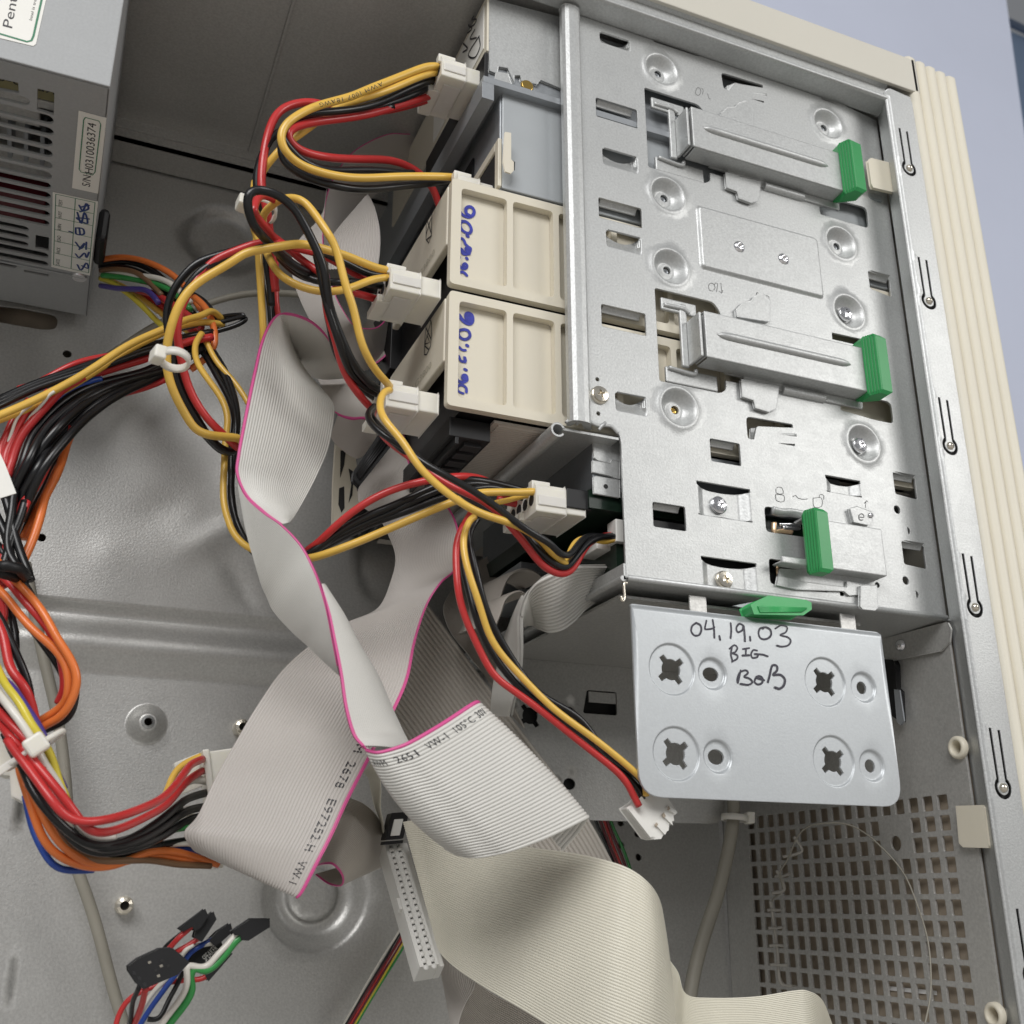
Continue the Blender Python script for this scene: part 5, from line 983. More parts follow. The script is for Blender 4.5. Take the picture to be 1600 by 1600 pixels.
o1, _ = ribbon("cable", [pF], 60, RIBY, t, pink=False, r=.36, per=8); ribbon("cable_tail", [pG], 50, RIBY, t, pink=False, r=.3)
c0 = at(600, 1316, 'Y', 82); c1 = at(628, 1313, 'Y', 82); c2 = at(656, 1511, 'Y', 58); e1_ = (c1 - c0); e2_ = (c2 - c0); nn = e1_.cross(e2_).normalized(); nn = nn if nn.y < 0 else -nn
W1, W2 = e1_.length, e2_.length
fo = lambda a, b_, h: c0 + e1_.normalized() * a + e2_.normalized() * b_ + nn * h
hs = []
for i in range(20):
    for j in range(2):
        if i == 10 and j == 1 and False: continue
        ca, cb = W1 * (.30 + .42 * j), W2 * (.03 + .0495 * i + .01); hs.append([(ca - .52, cb - .52), (ca + .52, cb - .52), (ca + .52, cb + .52), (ca - .52, cb + .52)])
ol = [(0, 0), (W1, 0), (W1, W2), (0, W2)]
so = sheet("socket_face", ol, hs, WHITE, t, fo, 1.2, smooth=False)
b = MB(); b.obox(c0 - nn * 9.0, e1_, e2_, nn * 7.7); b.build("socket_body", WHITE, t, bevel=.3)
b = MB(); b.obox(c0 - nn * 1.27 + e1_ * .08 + e2_ * .01, e1_ * .84, e2_ * .98, nn * .05); b.build("contact_depth", DARK, so)
b = MB()
for i in range(20):
    for j in range(2):
        ca, cb = W1 * (.30 + .42 * j), W2 * (.03 + .0495 * i + .01); b.lathe(fo(ca, cb + 1.25, .0), nn, [(.9, 0), (.75, .35), (.01, .45)], 10)
b.build("socket_bumps", WHITE, so, True)
b = MB(); b.obox(fo(W1 * 1.0, 0, -9), e1_.normalized() * 2.2, e2_, nn * 7.4); b.build("strain_relief", WHITE, t, bevel=.3)
b = MB(); b.obox(fo(-1.0, W2 * .46, -3), e1_.normalized() * 1.1, e2_.normalized() * 4, nn * 2.6); b.build("polarising_key", WHITE, t, bevel=.2)
t = thing("ribbon_plug", "small black capped plug standing at the top of the long white socket", "plug")
c3 = at(602, 1312, 'Y', 78); a1 = at(631, 1310, 'Y', 78) - c3; a2 = at(612, 1270, 'Y', 84) - c3
b = MB(); b.obox(c3, a1, a2, Vector((0, 6, 0))); b.build("cap", BLACK, t, bevel=.4); b = MB(); b.obox(c3 + a1 * .22 + a2 * .12 + Vector((0, -.5, 0)), a1 * .5, a2 * .62, Vector((0, .7, 0))); b.build("white_insert", WHITE, t, bevel=.2)
b = MB(); b.obox(c3 + a1 * -.05 + a2 * -.18 + Vector((0, -.3, 0)), a1 * 1.05, a2 * .12, Vector((0, 4, 0))); b.build("cap_bar", BLACK, t, bevel=.2)
t = thing("ribbon_cable", "thin ribbon cable seen edge-on running up from the black capped plug", "ribbon cable", "grey ribbon cables")
ribbon("cable", [px((R, 640, 150, 70, 600, 200, 92), (R, 680, 210, 72, 625, 230, 94), (R, 692, 290, 74, 640, 300, 96), (R, 690, 400, 78, 660, 390, 100), (R, 705, 480, 82, 690, 470, 102), (R, 712, 560, 84, 705, 545, 102))], 40, RIBY, t, pink=False, r=.3)
t = thing("ribbon_cable", "pale ridged ribbon cable between the white socket and the bottom edge", "ribbon cable", "grey ribbon cables")
ribbon("cable", [px((R, 1225, 1365, 74, 990, 1120, 80), (R, 1205, 1420, 74, 1010, 1230, 80), (R, 1170, 1480, 74, 1030, 1330, 80), (R, 1140, 1550, 74, 1055, 1450, 80), (R, 1115, 1640, 74, 1090, 1640, 80))], 22, RIB, t, pink=False, r=.5)
t = thing("ribbon_cable", "dark ridged ribbon cable under the bottom left edge of the yellowed one", "ribbon cable", "grey ribbon cables")
ribbon("cable", [px((R, 1225, 1370, 86, 1110, 1600, 88), (R, 1330, 1440, 86, 1200, 1720, 88), (R, 1450, 1500, 84, 1320, 1800, 86), (R, 1620, 1600, 80, 1500, 1900, 84))], 30, RIBD, t, pink=False, r=.5)
# ================================================================ WIRES
def wire_text(pts, Y, parent, s_, f0, f1, wpx, m=INK):
    P_ = cr([at(p[0], p[1], 'Y', Y if not isinstance(Y, (list, tuple)) else Y[0] + (Y[1] - Y[0]) * i / (len(pts) - 1)) for i, p in enumerate(pts)], per=10)
    for _ in range(10): P_ = [P_[0]] + [(P_[i - 1] + P_[i] * 2 + P_[i + 1]) / 4 for i in range(1, len(P_) - 1)] + [P_[-1]]
    rad = wpx / 2 * zc(P_[len(P_) // 2]) / F; vs, fs = text_geo(s_, spacing=1.2); x0 = min(v.x for v in vs); x1 = max(v.x for v in vs); y0 = min(v.y for v in vs); y1 = max(v.y for v in vs); out = []
    for v in vs:
        g_ = (f0 + (v.x - x0) / (x1 - x0) * (f1 - f0)) * (len(P_) - 1); k = max(0, min(len(P_) - 2, int(g_))); p = P_[k].lerp(P_[k + 1], g_ - k); tn = (P_[k + 1] - P_[k]).normalized()
        vw = (Vector((0, -D, 0)) - p); vw = (vw - tn * vw.dot(tn)).normalized(); sd = tn.cross(vw) * -1; a = ((v.y - y0) / (y1 - y0) - .5) * 1.0
        out.append(p + (vw * math.cos(a) + sd * math.sin(a)) * (rad + .04))
    return mesh("wire_print", out, fs, m, parent)
# ---- upper power cable: plugs on the two optical drives
t = thing("power_cable", "power cable looping from the topmost white plug down behind the upper cream drive", "power cable", "drive power cables")
molex(753, 105, 8, t, Lx=15.5, W=22, Hh=8.6); molex(773, 284, 9, t, Lx=14, W=20, Hh=8.4)
wire('red', cv(I, (1000, 520), (880, 562), (780, 592), (640, 632), (520, 652), (380, 670), (260, 690), (195, 722), (182, 765), (210, 812), (280, 850), (400, 874), (520, 884), (640, 887), (760, 892), (850, 920), (920, 975), (990, 1060), (1020, 1150)), [22, 10, 0, 4, 30, 40], t)
wire('red', cv(I, (1000, 540), (800, 600), (560, 628), (420, 600), (340, 576), (250, 570), (160, 595), (100, 655), (62, 750), (42, 870), (32, 1000), (35, 1080), (60, 1160), (75, 1260), (80, 1350), (95, 1500), (110, 1620)), [24, 16, 14, 16, 30], t, 13)
wire('yellow', cv(I, (1060, 375), (960, 368), (860, 398), (740, 448), (620, 498), (520, 542), (400, 570), (300, 602), (210, 652), (160, 702), (142, 760), (152, 820), (200, 882), (280, 932), (400, 968), (520, 986), (640, 991), (800, 981), (950, 977), (1100, 985)), [12, 4, -6, -4, 4, 14], t, 12.5)
wire('yellow', cv(I, (1060, 395), (980, 402), (900, 432), (780, 485), (660, 525), (560, 555), (430, 610), (330, 685), (240, 750), (150, 815), (85, 885), (45, 940), (18, 1010), (5, 1100), (8, 1250), (14, 1400), (28, 1600), (40, 1860), (52, 2080)), [14, 6, 8, 16, 30, 40], t, 11.5)
for pts, ys in ((((1020, 430), (900, 472), (780, 532), (680, 572), (560, 602), (420, 622), (280, 632), (190, 662), (152, 720), (152, 772), (182, 832), (240, 882), (330, 922), (440, 945), (600, 950), (760, 960), (870, 962)), [16, 6, -2, 4, 24]),
                (((1020, 450), (880, 522), (760, 572), (600, 620), (440, 640), (300, 645), (175, 690), (140, 745), (140, 830), (172, 905), (260, 975), (360, 1020), (500, 1045), (640, 1047), (800, 1032), (1000, 1022), (1060, 1010)), [20, 8, 2, 6, 22]),
                (((1010, 480), (860, 560), (700, 605), (540, 635), (360, 640), (230, 665), (150, 720), (90, 765), (50, 830), (20, 890), (6, 970), (10, 1080), (40, 1180), (60, 1260), (60, 1400), (75, 1560), (85, 1700)), [26, 18, 14, 20, 34]),
                (((760, 590), (640, 625), (520, 640), (400, 634), (300, 640), (200, 680)), [14, 10])):
    wire('black', cv(I, *pts), ys, t, 12)
c_ = at(405, 330, 'Y', 14); tie(c_ + Vector((.5, 1, 1)), (0.05, 0.3, 1), 4.4, t, hd=(-1, -.15, .1), w_=2.2)
wire_text(cv(I, (740, 448), (620, 498), (520, 542), (400, 570), (300, 602)), [0, -6], t, 'AWM 1007 18AWG', .1, .9, 12.5)
# ---- middle power cable: big arc and crossing loops into the middle plug
t = thing("power_cable", "power cable with the big yellow, red and black arc running into the middle white plug", "power cable", "drive power cables")
molex(690, 432, 8, t, W=21)
wire('yellow', [(379, 690), (366, 682)] + cv(N, (1120, 990), (1040, 900), (970, 780), (932, 650), (930, 510), (945, 400), (990, 275), (1080, 160), (1200, 82)) + cv(Z2, (20, 975), (150, 900), (300, 858), (480, 822), (620, 812), (760, 822), (880, 850), (1000, 882), (1150, 935), (1300, 1000), (1450, 1050), (1600, 1072)), [30, 20, 8, 0, -4, 0, 12], t, 13.5)
wire('red', cv(N, (1345, 1075), (1300, 1052), (1250, 1008), (1150, 900), (1060, 750), (1010, 610), (990, 500), (988, 390), (1010, 270), (1085, 135), (1180, 35)) + cv(Z2, (0, 893), (150, 832), (300, 796), (460, 792), (600, 832), (700, 868), (880, 915), (1040, 990), (1180, 1080), (1310, 1160)), [34, 24, 14, 8, 4, 8, 20], t)
wire('black', cv(N, (1300, 1080), (1262, 1085), (1180, 1030), (1090, 905), (1010, 750), (975, 610), (972, 500), (962, 395), (985, 300), (1040, 175), (1110, 85)) + cv(Z2, (-60, 945), (60, 890), (180, 852), (320, 818), (480, 806), (640, 840), (820, 880), (1000, 945), (1160, 1020), (1320, 1090), (1520, 1115)), [36, 26, 16, 8, 5, 9, 18], t)
wire('black', cv(N, (1280, 1090), (1230, 1080), (1150, 1010), (1060, 900), (990, 780), (960, 660), (950, 520), (930, 400), (932, 290), (965, 180), (1040, 85), (1130, 20)) + cv(Z2, (0, 880), (90, 850), (240, 815), (400, 805), (560, 820), (760, 870), (960, 950), (1120, 1030), (1300, 1110), (1500, 1130)), [40, 30, 20, 12, 9, 12, 22], t, 12)
wire('yellow', cv(Z2, (232, 215), (224, 340), (228, 480), (232, 650), (275, 760), (330, 880), (400, 1000), (500, 1108), (620, 1195), (760, 1250), (900, 1268), (1050, 1252), (1200, 1212), (1350, 1160), (1480, 1128), (1600, 1122)), [34, 20, 8, 4, 12], t, 12)
wire('black', cv(Z2, (240, 560), (320, 720), (410, 850), (530, 980), (680, 1090), (840, 1160), (1000, 1180), (1180, 1175), (1380, 1195), (1540, 1205)), [30, 16, 10, 18], t, 12)
wire('red', cv(Z2, (1000, 1190), (1120, 1250), (1250, 1300), (1350, 1325), (1460, 1345)), [22, 20, 24], t, 12)
wire('black', cv(Z2, (1100, 1200), (1240, 1235), (1370, 1255), (1520, 1258)), [24, 22, 26], t, 12)
wire('black', cv(Z2, (420, 880), (520, 1000), (650, 1090), (780, 1145), (900, 1165)), [30, 22, 20], t, 12)
p_ = at(262, 561, 'Y', 4); tie(at(273, 562, 'Y', 6), (0.05, .22, 1), 3.5, t, hd=(-1, -.35, -.05), w_=2.3)
# ---- third power cable
t = thing("power_cable", "power cable whose yellow and black leads loop high and drop into the third white plug", "power cable", "drive power cables")
molex(687, 610, 8, t, W=21)
wire('yellow', cv(Z2, (305, 640), (320, 560), (345, 490), (400, 430), (470, 388), (560, 366), (660, 380), (760, 450), (860, 570), (940, 720), (1010, 870), (1080, 1050), (1130, 1250), (1168, 1420)) + cv(J, (566, 410), (605, 520), (660, 625), (720, 700), (750, 735)), [14, 2, -8, -12, -10, -4, 10], t, 12.5)
wire('black', cv(J, (700, 750), (640, 715), (570, 640), (510, 550), (460, 430), (420, 300), (395, 190), (375, 90)) + cv(Z2, (835, 870), (760, 690), (660, 535), (560, 428), (450, 335), (350, 288), (262, 284), (192, 325), (168, 405), (172, 500), (212, 600), (272, 690), (330, 760), (420, 850), (520, 940), (640, 1030), (760, 1095), (860, 1130)), [16, 4, -6, -13, -15, -14, -8, 6, 16], t, 14)
wire('black', cv(J, (690, 775), (620, 740), (540, 660), (490, 570), (440, 440), (410, 320), (385, 200), (350, 90), (335, -10)), [20, 10, 0, -4, -6], t, 12)
wire('black', cv(J, (680, 800), (600, 750), (525, 680), (470, 580), (425, 450), (398, 330)), [24, 12, 8], t, 12)
wire('red', cv(J, (660, 850), (625, 838), (560, 752), (505, 660), (462, 560), (432, 450), (405, 340), (390, 240), (382, 120)) + cv(Z2, (880, 1100), (760, 1010), (640, 920), (540, 840), (470, 780), (400, 728), (340, 655), (275, 575), (232, 500), (228, 425), (262, 362), (330, 346), (400, 362), (450, 400)), [22, 12, 6, 6, 12, 10, 0, -8, -4, 0], t, 12.5)
# vertical run beside the front cable
t = thing("power_cable", "yellow and black leads dropping straight down left of the looped ribbon cable", "power cable", "drive power cables")
wire('yellow', cv(Z2, (235, 650), (258, 850), (285, 1080), (300, 1300), (318, 1600)) + cv(J, (30, 600), (0, 760)), [42, 40, 44], t, 9.5)
for dx in (0, 14, 30, 46): wire('black', cv(Z2, (330 + dx, 1000 - dx * 1.2), (350 + dx, 1200), (370 + dx, 1400), (392 + dx, 1620)), [50, 48, 50], t, 8.5)
wire('red', cv(Z2, (380, 560), (400, 760), (425, 950), (440, 1150), (450, 1350), (470, 1620)), [46, 46, 48], t, 9)
wire('yellow', cv(N, (1120, 430), (1080, 500), (1085, 570), (1130, 640), (1190, 730), (1240, 820), (1268, 910), (1260, 990), (1246, 1080), (1243, 1200), (1243, 1350), (1262, 1450), (1290, 1535), (1350, 1600), (1420, 1640)), [60, 46, 40, 36], t, 10.5)
for dx, dy in ((0, 0), (28, -10), (52, -14)): wire('black', cv(N, (1130 + dx, 540 + dy), (1200 + dx, 650 + dy), (1270 + dx * .7, 780), (1300 + dx * .4, 900), (1295 + dx * .3, 1000), (1285 + dx * .2, 1150), (1284, 1350), (1310, 1480), (1350, 1570), (1420, 1660)), [66, 50, 46, 44], t, 10)
wire('yellow', cv(N, (1120, 430), (1155, 500), (1210, 590), (1290, 690), (1350, 780), (1420, 880)), [64, 56], t, 9)
# ---- lowest power cable to the hard drive
t = thing("power_cable", "power cable rising from behind the front ribbon cable to the lowest white plug", "power cable", "drive power cables")
molex(915, 766, 8, t, Lx=18, W=23, Hh=9.6)
wire('yellow', cv(P, (250, 265), (330, 248), (440, 215), (560, 172), (680, 118), (800, 65), (930, 10)) + cv(J, (1150, 1345), (1250, 1315), (1400, 1308), (1500, 1310), (1640, 1305)), [30, 18, 6, 10], t, 12.5)
wire_text(cv(P, (250, 265), (330, 248), (440, 215), (560, 172), (680, 118), (800, 65), (930, 10)), [30, 16], t, "BY3INNT  LINCAB  300V  80°C  VW-1", .20, .97, 12.5)
wire('yellow', cv(J, (1330, 1372), (1420, 1350), (1520, 1330), (1640, 1318)), [12, 14], t, 9)
wire('red', cv(J, (280, 1640), (350, 1585), (480, 1465), (640, 1355), (800, 1284), (960, 1242), (1100, 1224), (1200, 1230), (1300, 1262), (1400, 1330), (1440, 1370), (1560, 1395)), [34, 18, 8, 20, 26], t, 12)
for pts in (((200, 1700), (330, 1640), (480, 1520), (620, 1440), (800, 1370), (950, 1300), (1080, 1250), (1200, 1240), (1320, 1258), (1420, 1290), (1600, 1330)), ((260, 1680), (400, 1590), (600, 1480), (800, 1400), (980, 1320), (1120, 1280), (1260, 1262), (1400, 1300), (1580, 1345)), ((300, 1660), (480, 1560), (660, 1480), (840, 1420), (1000, 1350), (1150, 1310), (1300, 1280), (1440, 1330), (1560, 1365))):
    wire('black', cv(J, *pts), [34, 20, 12, 20], t, 12)
wire('red', cv(J, (1340, 1350), (1420, 1370), (1540, 1392)), [26, 22], t, 12)
# ---- thin cable from the third plug to the floppy plug
t = thing("floppy_power_cable", "yellow, red and black leads crossing down to the small white plug at the cage corner", "power cable")
wire('yellow', cv(J, (745, 745), (700, 765), (688, 830), (715, 905), (770, 985), (830, 1058), (890, 1140), (960, 1228), (1060, 1322), (1180, 1398), (1300, 1445), (1440, 1490), (1580, 1575)) + cv(E, (205, 208), (265, 262), (300, 292)), [2, -8, -12, -14, -8, 0], t, 12)
wire('yellow', cv(E, (290, 288), (312, 240), (345, 175), (395, 146), (450, 150), (520, 165), (580, 150)), [2, 10], t, 9)
wire('black', cv(J, (660, 835), (622, 868), (640, 930), (720, 1008), (820, 1058), (920, 1138), (1050, 1220), (1200, 1308), (1350, 1398), (1480, 1498), (1560, 1560)) + cv(E, (215, 185), (265, 225), (315, 238), (352, 200), (400, 150), (450, 130), (520, 132), (590, 130)), [8, -4, -10, -12, -8, 4, 12], t, 11)
wire('black', cv(J, (650, 850), (640, 890), (690, 960), (760, 1030), (850, 1100)) + cv(J, (1280, 1420), (1420, 1490), (1500, 1540)) + cv(E, (150, 215), (240, 295), (305, 312), (360, 245), (420, 165), (500, 140), (590, 138)), [14, 4, -4, -4, 2, 10], t, 11)
wire('red', cv(J, (655, 862), (640, 900), (720, 1010), (830, 1100), (900, 1160), (1000, 1222), (1120, 1290), (1240, 1350), (1340, 1428), (1440, 1528), (1480, 1570)) + cv(E, (140, 272), (210, 330), (280, 345), (335, 315), (385, 235), (440, 165), (505, 132), (592, 124)), [16, 2, -6, -8, -2, 4, 14], t, 11.5)
b = MB(); p_ = at(*E(560, 110), 'Y', 12); b.box((p_.x - 1, p_.x + 9), (8, 14), (p_.z - 4.6, p_.z + 3.2)); b.box((p_.x - 5, p_.x + 9), (14, 26), (p_.z - 5.8, p_.z - 3.6)); b.build("floppy_plug", WHITE, t, bevel=.3)
# ---- loose plug
t = thing("floppy_power_cable", "thin power cable hanging to a loose white four pole plug below the marked bracket", "power cable")
wire('red', cv(P, (1190, 12), (1145, 90), (1115, 190), (1108, 300), (1122, 430), (1162, 580), (1230, 750), (1310, 900)) + cv(E, (0, 978), (60, 1028), (150, 1105), (300, 1212), (450, 1325), (570, 1432), (650, 1530)) + cv(G, (705, 388),), [0, -4, 0, 0, 4], t, 11.5)
wire('yellow', cv(P, (1215, 25), (1170, 70), (1152, 150), (1172, 280), (1202, 420), (1250, 560), (1310, 700), (1400, 830)) + cv(E, (50, 925), (150, 1018), (260, 1108), (400, 1218), (550, 1338), (680, 1440), (735, 1500)) + cv(G, (745, 330),), [-4, -8, -2, -2, 5], t, 11)
wire('black', cv(P, (1230, 35), (1195, 100), (1188, 200), (1222, 350), (1262, 480), (1320, 640), (1400, 790)) + cv(E, (100, 965), (220, 1050), (350, 1130), (440, 1230), (520, 1330), (640, 1420), (720, 1500)) + cv(G, (745, 330),), [0, -2, 4, 4, 6], t, 11.5)
wire('black', cv(P, (1160, 200), (1150, 300), (1180, 440), (1220, 580), (1280, 720), (1360, 860), (1450, 965)) + cv(E, (150, 1065), (300, 1170), (450, 1282), (600, 1430), (690, 1520)) + cv(G, (728, 350),), [6, 2, 6, 6, 7], t, 11.5)
fo_ = lambda q, y=6: at(*G(*q), 'Y', y)
b = MB(); b.prism([fo_(q) for q in ((645, 400), (690, 370), (735, 330), (790, 320), (860, 345), (912, 425), (890, 440), (895, 465), (870, 475), (865, 520), (840, 535), (825, 565), (790, 568), (765, 560))], (0, 5, 0)); pl = b.build("loose_plug", WHITE, t, bevel=.35)
b = MB()
for l in (((648, 405), (770, 560), (790, 555), (668, 392)), ((800, 490), (850, 545), (862, 520), (812, 470)), ((840, 440), (890, 490), (885, 465), (850, 428)), ((860, 400), (905, 430), (912, 418), (868, 385))): b.prism([fo_(q, 5.3) for q in l], (0, 1, 0))
b.build("plug_ridges", WHITE, pl, bevel=.15)
b = MB()
for l in (((795, 495), (805, 480), (812, 490), (802, 505)), ((835, 440), (845, 425), (855, 445), (845, 455)), ((862, 395), (872, 388), (880, 405), (870, 412))): b.prism([fo_(q, 5.2) for q in l], (0, .5, 0))
b.build("contact_slots", BROWN, pl)
# ---- main harness from the power supply
t = thing("main_power_harness", "thick bundle of coloured wires from the power supply to the large clear board plug", "wire harness")
def nz(f, *pts): return [f(*p) for p in pts]
# exit from the grommet
for col_, pts, ys, w_ in (('orange', ((560, 20), (680, 8), (800, 22), (900, 62), (980, 125), (1060, 220), (1120, 300)), [110, 90, 80], 10), ('black', ((560, 40), (700, 30), (820, 60), (920, 130), (1000, 240), (1080, 330)), [112, 92, 84], 11), ('black', ((560, 60), (660, 60), (780, 90), (880, 160), (980, 260), (1060, 350)), [114, 96, 88], 11), ('brown', ((560, 80), (660, 70), (760, 90), (820, 140), (900, 220)), [113, 96, 88], 9),
        ('white', ((560, 100), (660, 90), (760, 110), (860, 120), (960, 160), (1060, 260)), [115, 92, 80], 9), ('green', ((570, 108), (680, 118), (800, 140), (900, 170), (980, 215), (1060, 300)), [112, 90, 80], 9.5), ('lemon', ((560, 125), (620, 145), (700, 200), (780, 270), (880, 370), (960, 440)), [116, 98, 90], 9), ('purple', ((560, 165), (640, 178), (740, 182), (820, 190), (880, 260)), [114, 96, 86], 9),
        ('yellow', ((560, 120), (680, 165), (780, 230), (880, 310), (960, 370)), [117, 104, 94], 9.5), ('red', ((760, 190), (860, 210), (950, 260), (1040, 330), (1120, 400)), [100, 84, 76], 12), ('red', ((780, 200), (880, 260), (960, 330), (1080, 420), (1160, 470)), [104, 90, 80], 12), ('yellow', ((700, 190), (800, 240), (900, 320), (1000, 390), (1100, 470), (1140, 560)), [108, 90, 84], 9),
        ('orange', ((1080, 230), (1150, 290), (1190, 400), (1190, 500), (1130, 580), (1060, 630)), [76, 64, 70], 11), ('black', ((1040, 200), (1120, 250), (1190, 330), (1200, 420)), [84, 72], 11), ('black', ((940, 420), (1100, 380), (1250, 350), (1370, 340), (1330, 380), (1200, 420), (1100, 440)), [80, 66, 70], 8), ('black', ((1100, 380), (1240, 330), (1375, 325), (1300, 350), (1180, 380)), [76, 64, 70], 7)):
    wire(col_, nz(N, *pts), ys, t, w_)
# lower left run: from the knot back to the left edge and down
wire('yellow', nz(N, (1230, 350), (1180, 300), (1130, 330), (1050, 348), (980, 372), (900, 412)) + nz(N, (700, 498), (500, 636), (300, 748), (100, 842), (-60, 908)), [70, 56, 46, 40], t, 11.5)
wire('yellow', nz(N, (1240, 380), (1140, 370), (1040, 378), (960, 400), (880, 440), (700, 528), (500, 660), (300, 775), (100, 870), (-60, 930)), [70, 58, 50, 44], t, 11.5)
for a_, dy in enumerate((0, 16, 34)): wire('black', nz(N, (1180, 420 + dy), (1000, 450 + dy), (800, 500 + dy), (600, 570 + dy), (400, 640 + dy * .9), (200, 700 + dy), (0, 790 + dy * 1.2), (-60, 815 + dy * 1.2)), [66, 56 - a_ * 2, 50, 46], t, 11)
wire('red', nz(N, (900, 490), (700, 540), (560, 565), (430, 590), (330, 640), (220, 700), (100, 740)), [64, 58, 58], t, 10)
wire('red', nz(N, (1180, 450), (1000, 490), (860, 550), (700, 600), (560, 650), (420, 700), (300, 790), (180, 860)), [62, 56, 54], t, 13)
for i, (pts, w_) in enumerate(((((330, 330), (260, 420), (190, 515), (110, 640), (50, 780), (15, 900), (0, 1010)), 13), (((560, 230), (440, 330), (340, 430), (225, 575), (145, 740), (80, 920), (50, 1080)), 13), (((950, 60), (780, 160), (620, 290), (450, 470), (305, 655), (190, 845), (120, 1040), (90, 1200)), 14), (((440, 320), (330, 400), (200, 520), (130, 680), (80, 860)), 5), (((620, 230), (540, 300), (470, 370), (400, 460), (330, 560), (300, 620)), 5))):
    wire('red' if w_ > 6 else 'white', nz(Z3, *pts), [50 - i * 2, 48], t, w_)
wire('blue', nz(Z3, (1150, 90), (1050, 115), (900, 165), (780, 225), (640, 330), (520, 450)), [54, 50], t, 10); wire('white', nz(Z3, (1150, 60), (980, 95), (860, 150), (760, 210)), [56, 54], t, 7)
bl = [((1620, 20), (1300, 85), (1050, 160), (800, 290), (600, 440), (430, 640), (330, 840), (250, 1050), (170, 1250), (100, 1500)), ((1620, 55), (1350, 130), (1080, 220), (850, 350), (640, 520), (480, 720), (380, 900), (280, 1100), (190, 1300), (140, 1500)), ((1620, 85), (1350, 170), (1120, 270), (900, 420), (700, 600), (540, 780), (430, 960), (320, 1150), (230, 1350), (150, 1600)),
      ((1620, 110), (1380, 210), (1150, 330), (960, 470), (780, 640), (620, 810), (500, 980), (380, 1170), (280, 1360), (180, 1620)), ((1620, 60), (1300, 160), (1000, 300), (760, 460), (560, 660), (430, 840), (340, 1020), (260, 1180), (160, 1400)), ((1620, 140), (1400, 250), (1200, 360), (1020, 500), (850, 660), (680, 850), (560, 1020), (430, 1230), (300, 1480), (230, 1700))]
for i, pts in enumerate(bl): wire('black', nz(Z3, (2330, -400 + i * 25), (2090, -230 + i * 22), (1850, -90 + i * 20), *pts), [70, 62, 54, 50 - i % 3 * 3, 46 - i % 2 * 4, 50], t, 13.5)
wire('red', nz(Z3, (2150, -60), (1950, 60), (1700, 165), (1480, 235), (1300, 295), (1150, 370), (1020, 470), (900, 600)), [66, 62, 60], t, 10); wire('white', nz(Z3, (1620, 165), (1450, 215), (1280, 285), (1180, 345)), [66, 64], t, 5)
wire('red', nz(Z3, (800, 640), (720, 780), (620, 900), (540, 1030), (430, 1260), (310, 1440), (230, 1600), (150, 1800)), [50, 46], t, 14)
wire('orange', nz(Z3, (830, 640), (760, 850), (680, 1060), (600, 1260), (520, 1430), (460, 1620), (330, 2000), (200, 2300)), [60, 54, 50, 46], t, 14); wire('orange', nz(Z3, (760, 780), (640, 1080), (540, 1300), (450, 1480), (390, 1640), (260, 1900)), [64, 58, 52], t, 13)
wire('black', nz(Z3, (700, 860), (560, 1100), (440, 1330), (340, 1520), (280, 1700), (140, 2000)), [56, 52], t, 12)
# left edge, below the tag
for i, pts in enumerate((((30, -80), (60, 40), (100, 160), (140, 300), (170, 380)), ((80, -120), (60, 0), (40, 120), (60, 240), (110, 330)), ((-40, -20), (20, 100), (50, 220), (80, 310), (140, 400)), ((140, -60), (100, 60), (60, 180), (20, 300), (-40, 360)), ((-40, 160), (20, 220), (70, 300), (130, 380)))): wire('black', nz(O, *pts), [46, 40], t, 14)
wire('red', nz(O, (150, -60), (100, 60), (60, 140), (20, 240), (0, 330), (20, 420)), [46, 42], t, 13)
for k, ((col_, pts, w_)) in enumerate((('orange', ((-40, 250), (60, 345), (150, 450), (232, 560), (312, 680), (378, 780), (415, 890), (420, 990), (385, 1085), (315, 1150), (225, 1200)), 13), ('orange', ((-40, 400), (30, 470), (95, 560), (180, 645), (265, 720), (335, 805), (378, 900), (384, 1000), (350, 1070), (285, 1125), (215, 1165)), 13.5), ('red', ((-40, 320), (50, 390), (110, 460), (190, 560), (270, 660), (328, 765), (352, 880), (350, 990), (320, 1060)), 12),
        ('black', ((100, 340), (150, 430), (210, 530), (270, 630), (340, 760), (400, 880), (432, 1000), (405, 1110), (335, 1178), (240, 1216)), 11), ('black', ((150, 630), (215, 705), (270, 770), (322, 870), (352, 960), (340, 1050)), 9))): wire(col_, nz(O, *pts), [40, 30 + k * 2, 28 + k * 3, 36 + k * 2], t, w_)
pp_ = at(*O(70, 330), 'Y', 38)
b = MB(); b.tube([at(*O(*q), 'Y', y) for q, y in zip(((-30, 305), (40, 300), (110, 315), (140, 350), (120, 378), (60, 352), (-20, 330)), (26, 24, 26, 32, 38, 32, 26))], 1.6, 10); b.build("twist_tie", BLACK, t, True)
